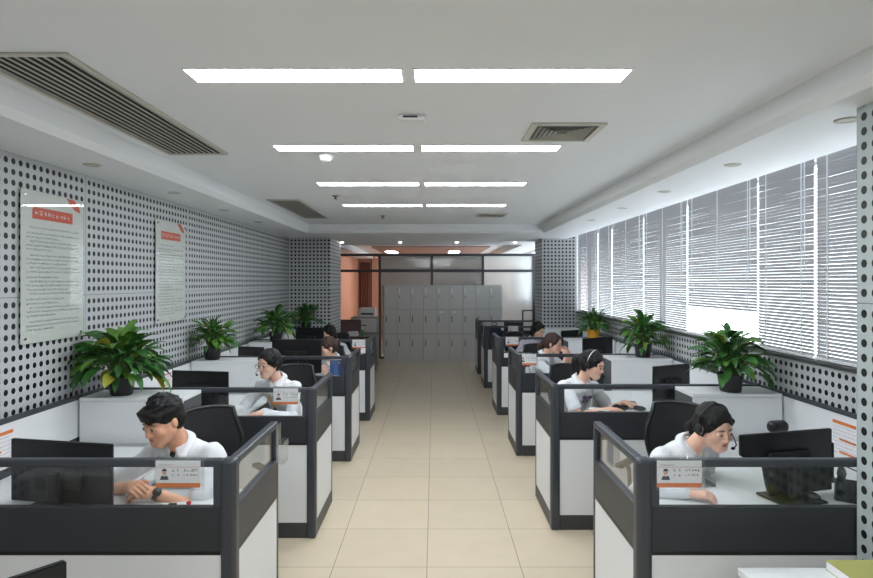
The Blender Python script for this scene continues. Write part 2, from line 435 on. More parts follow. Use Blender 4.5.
# ================================================================ ceiling fittings
rows = [2.545, 3.93, 5.36, 6.86]
rn = ['first', 'second', 'third', 'fourth']
rows += [0.75, -1.1, -2.9, -4.7]; rn += ['first unseen', 'second unseen', 'third unseen', 'fourth unseen']  # unseen rows behind the camera, added to brighten surfaces that face it
for r, y in enumerate(rows):
    for sgn, (x0, x1) in enumerate(((-1.03, -0.125), (-0.09, 0.815))):
        root = empty('ceiling_light', ((x0 + x1) / 2, y, ZC), 0,
                     ('long glowing ceiling light, %s of the pair in the %s row from the camera' if r < 4 else 'added ceiling light behind the photographer, %s of the %s row') % (['left', 'right'][sgn], rn[r]), 'ceiling light', 'long ceiling lights')
        L = (x1 - x0) / 2; W = 0.085
        fr = MB(); t = 0.012
        fr.box(-L, L, -W, -W + t, -0.003, 0); fr.box(-L, L, W - t, W, -0.003, 0); fr.box(-L, -L + t, -W + t, W - t, -0.003, 0); fr.box(L - t, L, -W + t, W - t, -0.003, 0)
        fr.build('frame', M['panel'], root)
        MB().box(-L + t, L - t, -W + t, W - t, -0.004, -0.001).build('diffuser', M['lamp'], root)
def downlight(x, y, z, lit, label, g):
    root = empty('downlight', (x, y, z), 0, label, 'ceiling light', g)
    MB().lathe([(0.030, -0.001), (0.033, -0.006), (0.048, -0.007), (0.052, 0.0)], 24).build('ring', M['vent'] if not lit else M['panel'], root)
    MB().lathe([(0.001, -0.016 if lit else -0.003), (0.026, -0.012 if lit else -0.003), (0.030, 0.0)], 20).build('lens', M['spot'] if lit else M['vent'], root)
for k, y in enumerate((3.80, 5.0, 6.2, 7.4)):
    downlight(-2.14, y, ZS, False, 'unlit round downlight in the left soffit, number %s from the camera' % ['one', 'two', 'three', 'four'][k], 'unlit downlights in the left soffit')
for k, y in enumerate((2.75, 3.80, 4.92, 6.02, 7.2)):
    downlight(1.87, y, ZS, False, 'unlit round downlight in the right soffit, %s' % ['beside the perforated pier', 'second from the perforated pier', 'third from the perforated pier', 'fourth from the perforated pier', 'fifth from the perforated pier'][k], 'unlit downlights in the right soffit')
for k, x in enumerate((-1.69, -0.62, 0.42, 1.49)):
    downlight(x, 11.15, ZS, True, 'lit round downlight in the far soffit, %s' % ['at the left column', 'second from the left column', 'second from the right column', 'at the right column'][k], 'lit downlights before the glazed screen')
for k, x in enumerate((-1.17, 0.55)):
    root = empty('ceiling_light', (x, 16.8, ZC - 0.03), 0, 'small glowing ceiling panel in the back room, %s one' % ['left', 'right'][k], 'ceiling light', 'ceiling panels in the back room')
    MB().box(-0.16, 0.16, -0.5, 0.5, -0.012, 0).build('frame', M['panel'], root)
    MB().box(-0.14, 0.14, -0.48, 0.48, -0.016, -0.0125).build('diffuser', M['lamp'], root)
def linear_vent(x0, x1, y0, y1, n, label):
    root = empty('ceiling_vent', ((x0 + x1) / 2, (y0 + y1) / 2, ZC), 0, label, 'air vent', 'long slatted ceiling vents')
    W = (x1 - x0) / 2; L = (y1 - y0) / 2; t = 0.018
    MB().box(-W, W, -L, L, -0.002, -0.0005).build('backing', M['ventdark'], root)
    f = MB(); f.box(-W, -W + t, -L + t, L - t, -0.012, 0); f.box(W - t, W, -L + t, L - t, -0.012, 0); f.box(-W, W, -L, -L + t, -0.012, 0); f.box(-W, W, L - t, L, -0.012, 0)
    f.build('frame', M['vent'], root)
    s = MB()
    for i in range(n):
        x = -W + t + (2 * W - 2 * t) * (i + 0.5) / n
        s.box(x - 0.0035, x + 0.0035, -L + t, L - t, -0.007, -0.0025)
    s.build('slats', M['vent'], root)
linear_vent(-1.79, -1.385, 2.29, 4.09, 10, 'long dark slatted ceiling vent near the camera on the left')
linear_vent(-1.76, -1.41, 6.36, 8.19, 9, 'long dark slatted ceiling vent farther back on the left')
def diffuser(x, y, h, label):
    root = empty('ceiling_diffuser', (x, y, ZC), 0, label, 'air vent', 'square ceiling diffusers')
    MB().box(-h + 0.03, h - 0.03, -h + 0.03, h - 0.03, -0.002, -0.0005).build('backing', M['ventgrey'], root)
    f = MB()
    def ring(a, w_, z0, z1, name, bld):
        for (x0, x1, y0, y1) in ((-a, a, -a, -a + w_), (-a, a, a - w_, a), (-a, -a + w_, -a + w_, a - w_), (a - w_, a, -a + w_, a - w_)): bld.box(x0, x1, y0, y1, z0, z1)
    ring(h, 0.035, -0.012, 0, '', f); f.build('frame', M['vent'], root)
    s = MB(); a = h - 0.05
    k = 0
    while a > 0.03:
        # sloped blade ring
        b0, z0, b1, z1 = a, -0.012, a - 0.022, -0.005
        for q in range(4):
            R = Matrix.Rotation(q * PI / 2, 4, 'Z')
            s.add([R @ Vector(p) for p in ((-b0, -b0, z0), (b0, -b0, z0), (b1, -b1, z1), (-b1, -b1, z1))], [(0, 1, 2, 3), (3, 2, 1, 0)])
        a -= 0.026; k += 1
    s.build('louvres', M['vent'], root)
diffuser(0.738, 3.5, 0.205, 'square white louvred air diffuser in the ceiling near the camera')
diffuser(0.74, 7.85, 0.19, 'square white louvred air diffuser at the far end of the ceiling')
root = empty('ceiling_sensor', (-0.115, 3.17, ZC), 0, 'flat boxy white ceiling sensor between the first two light rows', 'sensor')
MB().box(-0.075, 0.075, -0.045, 0.045, -0.03, 0, 0.012, seg=3).build('housing', M['panel'], root)
MB().box(-0.045, 0.03, -0.047, -0.044, -0.02, -0.01).build('slot', M['ink'], root)
root = empty('smoke_detector', (-0.735, 4.14, ZC), 0, 'round white smoke detector behind the second light row', 'smoke detector')
MB().lathe([(0.03, -0.045), (0.042, -0.035), (0.045, -0.02), (0.052, -0.012), (0.054, 0)], 28).build('housing', M['panel'], root)
MB().lathe([(0.001, -0.052), (0.02, -0.05), (0.02, -0.044)], 20).build('sensor_cap', M['vent'], root)
for k, (x, y) in enumerate(((-0.99, 6.1), (-0.67, 7.95))):
    root = empty('sprinkler_head', (x, y, ZC), 0, ['small grey sprinkler head between the third and fourth light rows', 'small grey sprinkler head beyond the fourth light row'][k], 'sprinkler', 'sprinkler heads')
    MB().lathe([(0.036, 0), (0.034, -0.006), (0.012, -0.008)], 20).build('plate', M['ventgrey'], root)
    MB().lathe([(0.01, -0.006), (0.01, -0.03), (0.022, -0.032), (0.022, -0.035)], 16).build('nozzle', M['ventgrey'], root)

# ================================================================ glazed screen and lockers
YG = 14.45
root = empty('glazed_screen', (0, YG, 0), 0, 'dark framed glazed screen behind the grey lockers', 'glass partition')
xs = [-2.395, -1.29, -0.05, 1.16, 2.37]
for x in xs:
    MB().box(x - 0.03, x + 0.03, -0.03, 0.03, 0, 2.50).build('post', M['dark'], root)
MB().box(xs[0], xs[-1], -0.031, 0.031, 2.44, 2.50).build('top_rail', M['dark'], root)
MB().box(xs[0], xs[-1], -0.031, 0.031, 2.06, 2.12).build('transom', M['dark'], root)
M['glass_frost'] = glass_mat('hazy_glass', (0.85, 0.9, 0.9), 1.0, 0.25)
M['glass_frost2'] = glass_mat('frosted_film_glass', (0.9, 0.93, 0.93), 0.7, 0.6)
for i in range(4):
    MB().box(xs[i] + 0.03, xs[i + 1] - 0.03, -0.004, 0.004, 2.12, 2.44).build('glass_pane', M['glass'] if i == 0 else (M['glass_frost2'] if i == 3 else M['glass_frost']), root)
    if i: MB().box(xs[i] + 0.03, xs[i + 1] - 0.03, -0.004, 0.004, 0.05, 2.06).build('glass_pane', M['glass_frost2'] if i == 3 else M['glass_frost'], root)
MB().box(xs[1], xs[-1], -0.031, 0.031, 0, 0.05).build('bottom_rail', M['dark'], root)
for i in range(1, 3):   # blinds hung behind the screen
    r2 = empty('screen_blind', ((xs[i] + xs[i + 1]) / 2, YG + 0.05, 2.436), 0, 'grey blind hung behind the glazed screen, %s' % ['beside the doorway', 'in its middle bay', 'in its bright right bay'][i - 1], 'blind', 'blinds behind the glazed screen')
    hw = (xs[i + 1] - xs[i]) / 2 - 0.04; s = MB()
    for k in range(58):
        z = -0.04 - k * 0.04
        s.add([(-hw, -0.012, z + 0.016), (hw, -0.012, z + 0.016), (hw, 0.012, z - 0.016), (-hw, 0.012, z - 0.016)], [(0, 1, 2, 3)])
    s.build('slats', M['slat'], r2); MB().box(-hw, hw, -0.015, 0.015, -0.025, 0).build('headrail', M['panel'], r2)

def locker(x0, label, ajar=None):
    W = 0.9; H = 1.75; D = 0.42; y0 = 13.95
    root = empty('locker_cabinet', (x0 + W / 2, y0, 0), 0, label, 'lockers', 'grey steel locker cabinets')
    b = MB(); b.box(-W / 2, W / 2, 0.012, D, 0.0, H); b.build('body', M['steel'], root)
    cw = W / 3; zs = [0.075, 0.635, 1.20, 1.735]
    k = 0
    for r in range(3):
        for c_ in range(3):
            xa, xb, za, zb = -W / 2 + c_ * cw + 0.006, -W / 2 + (c_ + 1) * cw - 0.006, zs[r] + 0.006, zs[r + 1] - 0.006
            d = MB().box(xa, xb, -0.004, 0.011, za, zb, 0.003).build('door', M['steel'], root)
            hx = xa + 0.045; hz = za + (0.34 if r < 2 else 0.28)
            h = MB(); h.box(hx - 0.008, hx + 0.008, -0.014, -0.004, hz - 0.075 if r < 2 else hz - 0.02, hz + 0.06 if r < 2 else hz + 0.02, 0.003)
            h.build('handle', M['ink'] if (k * 7 + int(x0 * 10)) % 4 == 0 or r < 2 else M['chrome'], d)
            if r == 2: MB().box(hx - 0.012, hx + 0.012, -0.006, -0.004, hz + 0.08, hz + 0.2).build('name_card', M['paper'], d)
            elif r == 1 and c_ > 0 and abs(x0) < 0.6: MB().box(hx + 0.02, hx + 0.1, -0.006, -0.004, zb - 0.08, zb - 0.04).build('name_card', M['paper'], d)
            k += 1
    g = MB()
    for c_ in (1, 2): g.box(-W / 2 + c_ * cw - 0.0015, -W / 2 + c_ * cw + 0.0015, 0.008, 0.0125, 0.075, 1.735)
    for r in (1, 2): g.box(-W / 2, W / 2, 0.008, 0.0125, zs[r] - 0.002, zs[r] + 0.002)
    g.build('seam', M['steel_line'], root)
    MB().box(-W / 2 + 0.004, W / 2 - 0.004, 0.0, 0.012, 0.0, 0.07).build('plinth', M['steel'], root)
locker(-1.145, 'grey steel nine-door locker cabinet beside the doorway')
locker(-0.240, 'grey steel nine-door locker cabinet in the middle of the row')
locker(0.665, 'grey steel nine-door locker cabinet at the right end of the row')

# things in the doorway area
root = empty('office_desk', (-1.6, 12.3, 0), 0, 'black desk standing in front of the orange doorway', 'desk')
MB().box(-0.42, 0.42, -0.4, 0.4, 0.72, 0.75, 0.005).build('desktop', M['black'], root)
for sx in (-0.4, 0.38): MB().box(sx, sx + 0.02, -0.38, 0.38, 0, 0.72).build('leg_panel', M['black'], root)
root = empty('file_cabinet', (-1.55, 13.6, 0), 0, 'grey file cabinet behind the black desk under the printer', 'cabinet')
MB().box(-0.28, 0.30, -0.22, 0.22, 0, 1.05, 0.006).build('body', mat('grey_cabinet', (150, 148, 145), 0.5), root)
for k in range(3): d = MB().box(-0.26, 0.28, -0.235, -0.221, 0.06 + k * 0.33, 0.36 + k * 0.33, 0.003).build('drawer', M['steel'], root); MB().box(-0.05, 0.07, -0.248, -0.235, 0.2 + k * 0.33, 0.22 + k * 0.33).build('handle', M['ink'], d)
root = empty('printer', (-1.50, 13.6, 1.05), 0, 'small white printer on the grey file cabinet', 'printer')
MB().box(-0.17, 0.20, -0.15, 0.15, 0.0, 0.20, 0.02).build('body', M['white'], root)
MB().box(-0.12, 0.15, -0.16, -0.15, 0.05, 0.09).build('paper_slot', M['ink'], root)
MB().box(-0.12, 0.14, -0.18, 0.10, 0.20, 0.205).build('paper_tray', M['paper'], root)
root = empty('spray_bottle', (-1.43, 12.15, 0.75), 0, 'green bottle with white cap on the black desk', 'bottle')
MB().lathe([(0.03, 0), (0.032, 0.01), (0.032, 0.1), (0.014, 0.13)], 16).build('body', M['green'], root)
MB().lathe([(0.015, 0.125), (0.016, 0.17), (0.010, 0.19)], 12).build('cap', M['white'], root)
root = empty('folded_cloth', (-1.62, 12.1, 0.75), 0, 'folded white cloth on the black desk', 'cloth')
for k in range(3): MB().box(-0.11 + k * 0.01, 0.11, -0.08, 0.08 - k * 0.01, k * 0.03, k * 0.03 + 0.028, 0.01).build('fold', M['paper'], root)
root = empty('lounge_chair', (-1.80, 12.95, 0), 0.1, 'brown leather chair behind the black desk', 'chair')
MB().box(-0.24, 0.24, -0.24, 0.24, 0.36, 0.48, 0.04).build('seat', M['brownleather'], root)
MB().box(-0.24, 0.24, 0.22, 0.30, 0.46, 1.04, 0.04, Matrix.Rotation(-0.12, 4, 'X')).build('backrest', M['brownleather'], root)
for sx in (-1, 1):
    MB().tube([(sx * 0.25, 0.2, 0.4), (sx * 0.27, 0.15, 0.62), (sx * 0.27, -0.15, 0.62), (sx * 0.25, -0.2, 0.4)], 0.02, 8).build('armrest', M['black'], root)
    for sy in (-1, 1): MB().tube([(sx * 0.2, sy * 0.2, 0.37), (sx * 0.23, sy * 0.23, 0.0)], [0.02, 0.014], 8).build('leg', M['black'], root)
# ================================================================ cubicles
LY = [2.60, 4.344, 6.19, 8.0, 9.80]
RY = [2.60, 4.485, 6.39, 8.34, 10.45, 12.0]
XOL, XOR = -0.845, 0.865
XWL, XWR = -2.36, 2.40
def cubicle(s, Yr, Yn, label, n_side=True, xw=None):
    xo = XOL if s < 0 else XOR; xw = xw if xw is not None else (XWL if s < 0 else XWR)
    root = empty('cubicle_partition', (xo, Yr, 0), 0, label, 'office partition', 'cubicle partitions on the %s side' % ('left' if s < 0 else 'right'))
    L = abs(xw - xo); R = 0.70
    X = lambda a, b: (min(s * a, s * b), max(s * a, s * b))
    def bx(a, b, y0, y1, z0, z1, name, m, bev=0.0, par=root):
        p, q = X(a, b); return MB().box(p, q, y0, y1, z0, z1, bev).build(name, M[m], par)
    bx(-0.005, 0.062, -0.034, 0.034, 0, 1.073, 'post', 'dark', 0.016)
    # front run
    bx(0.055, L, -0.021, 0.021, 1.036, 1.070, 'top_rail', 'dark', 0.008)
    bx(0.062, 0.095, -0.018, 0.018, 0.865, 1.04, 'glass_stile', 'dark', 0.003)
    bx(0.09, L, -0.004, 0.004, 0.865, 1.04, 'glass_pane', 'glass')
    bx(0.062, L, -0.020, 0.020, 0.676, 0.866, 'band', 'dark2', 0.004)
    bx(0.062, L, -0.0215, 0.0215, 0.664, 0.678, 'trim', 'black')
    bx(0.062, L, -0.018, 0.018, 0.11, 0.665, 'panel', 'panel')
    bx(0.062, L, -0.020, 0.020, 0.0, 0.11, 'kickboard', 'kick', 0.003)
    # return run along the aisle
    bx(0.0, 0.042, 0.03, R, 1.036, 1.070, 'top_rail', 'dark', 0.008)
    bx(0.0, 0.042, R - 0.03, R, 0.0, 1.04, 'end_post', 'dark', 0.006)
    bx(0.017, 0.024, 0.03, R - 0.03, 0.865, 1.04, 'glass_pane', 'glass')
    bx(0.001, 0.041, 0.03, R - 0.03, 0.676, 0.866, 'band', 'dark2', 0.004)
    bx(0.0, 0.042, 0.03, R - 0.03, 0.664, 0.678, 'trim', 'black')
    bx(0.003, 0.039, 0.03, R - 0.03, 0.11, 0.665, 'panel', 'panel')
    bx(0.001, 0.041, 0.03, R - 0.03, 0.0, 0.11, 'kickboard', 'kick', 0.003)
    if n_side:   # run along the wall
        D = Yn - Yr - 0.022
        bx(L - 0.01, L + 0.03, 0.022, D, 1.045, 1.070, 'top_rail', 'dark', 0.004)
        zb_ = 0.80 if s < 0 else 0.757
        bx(L - 0.006, L + 0.026, 0.022, D, zb_, 1.046, 'panel', 'panel')
        bx(L - 0.008, L + 0.028, 0.022, D, 0.676, zb_, 'band', 'dark2')
        bx(L - 0.006, L + 0.026, 0.022, D, 0.11, 0.676, 'panel', 'panel')
        bx(L - 0.008, L + 0.028, 0.022, D, 0.0, 0.11, 'kickboard', 'kick')
    return root
ordL = ['nearest the camera, around the man with the wristwatch', 'second from the camera, around the person with a lanyard', 'third from the camera', 'farthest from the camera']
ordR = ['nearest the camera, around the woman with the headset', 'second from the camera, around the woman in the purple bow', 'third from the camera, around the woman holding a phone', 'fourth from the camera, around the dark-haired person', 'fifth from the camera', 'sixth and farthest from the camera']
for i in range(4):
    cubicle(-1, LY[i], LY[i + 1], 'cubicle partition on the left, ' + ordL[i])
for i in range(6):
    if i == 4: cubicle(1, RY[i], 0, 'cubicle partition on the right, ' + ordR[i], False, 1.82)
    elif i == 5: cubicle(1, RY[i], 13.7, 'cubicle partition on the right, ' + ordR[i], True)
    else: cubicle(1, RY[i], RY[i + 1] if i != 3 else 10.28, 'cubicle partition on the right, ' + ordR[i])
root = empty('glass_divider', (1.98, 12.25, 0), 0, 'open dark upright frame above the farthest right partition', 'frame')
for x in (-0.19, 0.19): MB().box(x - 0.015, x + 0.015, -0.015, 0.015, 0, 1.26).build('upright', M['dark'], root)
MB().box(-0.19, 0.19, -0.014, 0.014, 1.235, 1.262).build('top_bar', M['dark'], root)
MB().box(-0.175, 0.175, -0.003, 0.003, 0.3, 1.235).build('glass_pane', M['glass'], root)

# ---------------------------------------------------------------- worktops
def desk(s, Yr, Yn, label, depth=0.55):
    xo = abs(XOL if s < 0 else XOR) + 0.045; xw = abs(XWL if s < 0 else XWR) - 0.012
    root = empty('desk', (s * (xo + xw) / 2, Yr, 0), 0, label, 'desk', 'cubicle desks on the %s side' % ('left' if s < 0 else 'right'))
    cx = (xo + xw) / 2
    y0 = 0.024; y1 = depth; y2 = Yn - Yr - 0.40; xi = 1.52
    poly = [(s * (xo - cx), y0), (s * (xw - cx), y0), (s * (xw - cx), y2), (s * (xi - cx), y2), (s * (xi - cx), y1 + 0.12), (s * (xi - 0.04 - cx), y1 + 0.035), (s * (xi - 0.12 - cx), y1), (s * (xo - cx), y1)]
    MB().prism(poly, 0.025, Matrix.Translation((0, 0, 0.728)), 0.003).build('worktop', M['desk'], root)
    MB().box(*sorted((s * (xo + 0.01 - cx), s * (xo + 0.035 - cx))), y0, y1 - 0.03, 0, 0.728).build('leg_panel', M['panel'], root)
    MB().box(*sorted((s * (xi + 0.03 - cx), s * (xw - 0.02 - cx))), y2 - 0.04, y2 - 0.015, 0, 0.728).build('leg_panel', M['panel'], root)
    return root
for i in range(4): desk(-1, LY[i], LY[i + 1], 'white desk on the left, ' + ordL[i].replace('around', 'used by'))
for i in range(4): desk(1, RY[i], RY[i + 1] if i != 3 else 10.25, 'white desk, right side, ' + ordR[i].replace('around', 'used by'))
for i, (a, bb) in enumerate(((10.52, 11.9), )): 
    root = empty('desk', (1.35, 10.48, 0), 0, 'white desk on the right inside the cubicle fifth from the camera', 'desk')
    MB().box(-0.43, 0.43, 0.0, 0.55, 0.728, 0.753, 0.003).build('worktop', M['desk'], root)
    for sx in (-0.42, 0.395): MB().box(sx, sx + 0.025, 0.02, 0.5, 0, 0.728).build('leg_panel', M['panel'], root)

def cabinet(s, Yn, label):
    xa, xb = (1.655, 2.343) if s < 0 else (1.77, 2.383)
    cx = s * (xa + xb) / 2; y1 = Yn - 0.026; y0 = y1 - 0.31; W = (xb - xa) / 2
    root = empty('low_cabinet', (cx, (y0 + y1) / 2, 0), 0, label, 'cabinet', 'white cubicle cabinets'); D = (y1 - y0) / 2
    MB().box(-W + 0.012, W - 0.012, -D + 0.01, D, 0, 1.035).build('body', M['white'], root)
    MB().box(-W, W, -D, D, 1.035, 1.06, 0.002).build('top', M['white'], root)
    q = -s
    for sg in (-1, 1): MB().box(*sorted((sg * (W - 0.012), sg * W)), -D + 0.012, D, 0, 1.035).build('side_panel', M['grey'] , root, 'dark grey side panel')
    MB().box(-W + 0.002, W - 0.002, -D, -D + 0.011, 0.756, 1.033, 0.001).build('front_panel', M['white'], root)
    for sg in (-1, 1):
        d = MB().box(*sorted((sg * 0.003, sg * (W - 0.002))), -D, -D + 0.011, 0.03, 0.75, 0.001).build('door', M['white'], root)
        MB().box(*sorted((sg * 0.03, sg * 0.042)), -D - 0.018, -D, 0.5, 0.62, 0.003).build('handle', M['chrome'], d)
    return (cx, (y0 + y1) / 2)
cabL = [cabinet(-1, LY[i + 1], 'white cabinet on the left under the %s potted plant from the camera' % ['first', 'second', 'third', 'fourth'][i]) for i in range(4)]
cabR = [cabinet(1, RY[i + 1], 'white cabinet on the right under the %s potted plant from the camera' % ['first', 'second', 'yellow wrapped third'][i]) for i in range(3)]
cabinet(1, 10.26, 'white cabinet against the far right column, without a plant')

# ---------------------------------------------------------------- monitors
def monitor(xl, yl, xr, yr, zt, label, h=0.32, poly=None, cat='monitor', group='black computer monitors', stand=0.755, mark=True):
    """panel between two top corners; the back faces -Y"""
    a = Vector((xl, yl)); b_ = Vector((xr, yr)); w_ = (b_ - a).length; c = (a + b_) / 2
    rz = math.atan2(b_.y - a.y, b_.x - a.x)
    root = empty('computer_monitor', (c.x, c.y, stand), rz, label, cat, group)
    zt = zt - stand; W = w_ / 2
    Mx = Matrix(((1, 0, 0, 0), (0, 0, -1, 0.012), (0, 1, 0, 0), (0, 0, 0, 1)))
    if poly is None: poly = [(-W, zt - h), (W, zt - h), (W, zt), (-W, zt)]
    MB().prism(poly, 0.022, Mx, 0.004).build('housing', M['black'], root)
    pb = [(p[0] * 0.97, zt - h / 2 + (p[1] - zt + h / 2) * 0.95) for p in poly]
    Ms = Matrix(((1, 0, 0, 0), (0, 0, -1, 0.0145), (0, 1, 0, 0), (0, 0, 0, 1)))
    MB().prism(pb, 0.0015, Ms).build('screen', M['screen'], root)
    zc = zt - h * 0.55
    MB().box(-W * 0.45, W * 0.45, -0.036, -0.009, zc - h * 0.22, zc + h * 0.22, 0.012).build('rear_bulge', M['matte_black'], root)
    MB().box(-0.03, 0.03, -0.062, -0.036, 0.012, zc + 0.03, 0.006).build('stand_neck', M['black'], root)
    MB().box(-0.12, 0.12, -0.13, 0.07, 0.0, 0.013, 0.005).build('stand_base', M['black'], root)
    if mark: MB().box(-0.03, 0.03, -0.0375, -0.036, zc + h * 0.13, zc + h * 0.16).build('maker_mark', M['ink'], root)
    return root
monitor(-2.07, 2.98, -1.52, 2.87, 1.058, 'wide black monitor seen from behind, before the man with the wristwatch', 0.30)
h = 0.28; W = 0.275; zt = 1.081 - 0.755
pl = [(-W, zt - 0.10)] + [(-W + 0.03 + 0.0, zt - 0.118), (-W + 0.155, zt - 0.125), (-W + 0.135, zt - 0.17), (-W + 0.145, zt - 0.22), (-W + 0.155, zt - 0.265), (-W + 0.17, zt - 0.31), (W, zt - 0.31), (W, zt), (-W, zt)]
monitor(1.486, 2.95, 2.02, 3.09, 1.081, 'wide black monitor seen from behind, before the woman with the headset', h, pl)
monitor(-2.12, 4.92, -1.64, 4.84, 1.11, 'wide black monitor seen from behind, before the person with a lanyard', 0.31)
monitor(1.79, 4.96, 2.16, 5.14, 1.135, 'black monitor seen from behind, before the woman with the purple bow', 0.33)
monitor(-1.76, 6.60, -1.215, 6.56, 1.20, 'large black monitor hiding the face of the third person on the left', 0.36)
monitor(-2.24, 6.95, -1.92, 6.85, 1.09, 'small black monitor on the left before the third potted plant', 0.26)
monitor(1.66, 6.78, 2.05, 6.98, 1.195, 'black monitor behind the headband of the woman with the purple bow', 0.33)
monitor(-1.95, 8.55, -1.545, 8.52, 1.185, 'black monitor before the farthest person on the left', 0.34)
monitor(1.84, 8.78, 2.2, 9.0, 1.12, 'black monitor to the right of the dark-haired person at the far right', 0.32)
monitor(1.25, 10.85, 1.58, 10.80, 1.11, 'black monitor in the fifth right cubicle from the camera', 0.30)
# near left: corner of a monitor in the cubicle before the first partition
rm = monitor(-1.285, 1.18, -0.965, 1.59, 1.097, 'corner of a black monitor at the lower left edge of the photo', 0.30, mark=False)
mk = MB()
for k in range(5): mk.box(0.115 + k * 0.012, 0.119 + k * 0.012, -0.0112, -0.0102, 0.288, 0.296 + 0.003 * (k % 2))
mk.box(0.115, 0.16, -0.0112, -0.0102, 0.296, 0.2985)
mk.build('maker_mark', M['ink2'], rm)
# desk that carries it, and the desk with books at the right
root = empty('desk', (-1.55, 1.3, 0), 0, 'white desk at the lower left, mostly outside the photo', 'desk')
MB().box(-0.75, 0.75, -0.45, 0.55, 0.73, 0.755, 0.003).build('worktop', M['desk'], root)
for sx in (-0.72, 0.69): MB().box(sx, sx + 0.025, -0.42, 0.5, 0, 0.73).build('leg_panel', M['panel'], root)
root = empty('side_table', (1.47, 2.0, 0), 0, 'white table at the lower right holding a yellow book', 'table')
MB().box(-0.30, 0.30, -0.45, 0.34, 0.695, 0.725, 0.004).build('tabletop', M['white'], root)
for sx in (-0.285, 0.265): MB().box(sx, sx + 0.02, -0.43, 0.32, 0, 0.695).build('leg_panel', M['panel'], root)

rg = random.Random(5)
def glyph(mb, x, y, s, P):
    """strokes of one small illegible character in the plane given by P(u,v)"""
    k = rg.randint(3, 5)
    for _ in range(k):
        if rg.random() < 0.55:
            v = y + rg.uniform(0.1, 0.9) * s; a = x + rg.uniform(0.05, 0.3) * s; b_ = x + rg.uniform(0.6, 0.95) * s; t = s * 0.055
            mb.quad(P(a, v - t), P(b_, v - t), P(b_, v + t), P(a, v + t))
        else:
            u = x + rg.uniform(0.15, 0.85) * s; a = y + rg.uniform(0.05, 0.3) * s; b_ = y + rg.uniform(0.6, 0.95) * s; t = s * 0.055
            mb.quad(P(u - t, a), P(u + t, a), P(u + t, b_), P(u - t, b_))
root = empty('book', (1.72, 2.12, 0.725), 0.0, 'thick yellow book lying on the white table at lower right', 'book')
MB().box(-0.22, 0.05, -0.33, 0.20, 0.002, 0.034).build('pages', M['paper'], root)
MB().box(-0.222, 0.052, -0.332, 0.202, 0.034, 0.037).build('cover', M['yellow'], root)
MB().box(-0.222, 0.052, -0.332, 0.202, 0.0, 0.002).build('back_cover', M['yellow'], root)
b = MB()
for k in range(5): glyph(b, -0.06 + 0.01 * k, 0.10 - k * 0.05, 0.035, lambda u, v: (u, v, 0.0376))
for k in range(4): glyph(b, 0.0, 0.11 - k * 0.04, 0.022, lambda u, v: (u, v, 0.0376))
b.build('cover_print', M['ink'], root)

# ---------------------------------------------------------------- posters
def poster(y0, y1, z0, z1, label):
    root = empty('notice_board', (XL, (y0 + y1) / 2, z0), 0, label, 'notice board', 'acrylic notice boards on the left wall')
    W = (y1 - y0) / 2; H = z1 - z0; x = 0.014
    MB().box(x, x + 0.004, -W, W, 0, H).build('backing_sheet', M['paper2'], root)
    MB().box(x + 0.005, x + 0.010, -W - 0.003, W + 0.003, -0.003, H + 0.003).build('acrylic_cover', M['acrylic'], root)
    X_ = x + 0.0045
    P = lambda u, v: (X_, u, v)
    hb = MB(); a, c_, zl, zh = -W + 0.10, W - 0.12, H - 0.165, H - 0.095
    hb.box(X_ - 0.0003, X_ + 0.0003, a, c_, zl, zh).build('title_banner', M['redorange'], root)
    t = MB(); n_ = 9
    X_ = x + 0.0049
    for k in range(n_): glyph(t, a + 0.02 + (c_ - a - 0.04) * k / n_, zl + 0.018, 0.036, P)
    t.build('title_print', M['paper'], root)
    X_ = x + 0.0046
    e = MB(); e.add([P(W - 0.19, H - 0.002), P(W - 0.10, H - 0.004), P(W - 0.045, H - 0.05), P(W - 0.03, H - 0.085), P(W - 0.10, H - 0.07), P(W - 0.15, H - 0.035)], [(0, 1, 2, 3, 4, 5)])
    e.build('leaf_emblem', M['redorange'], root)
    t = MB(); z = H - 0.225; k = 0
    while z > 0.05:
        ind = 0.075 if k % 3 == 0 else 0.045
        end = W - 0.06 if (k % 3 != 2 and rg.random() < 0.8) else rg.uniform(-W * 0.2, W * 0.6)
        u = -W + ind
        while u < end:
            glyph(t, u, z, 0.0150, P); u += 0.0160
        z -= 0.0245 if k % 5 else 0.034; k += 1
    t.build('printed_text', M['ink'], root)
    for sy in (-1, 1):
        for zz in (0.03, H - 0.03):
            MB().tube([(0, sy * (W - 0.03), zz), (x + 0.012, sy * (W - 0.03), zz)], 0.008, 12).build('standoff', M['chrome'], root)
poster(3.50, 4.12, 1.462, 2.368, 'white notice board with orange title on the left wall, nearer the camera')
poster(5.20, 5.82, 1.466, 2.368, 'white notice board with orange title on the left wall, farther from the camera')

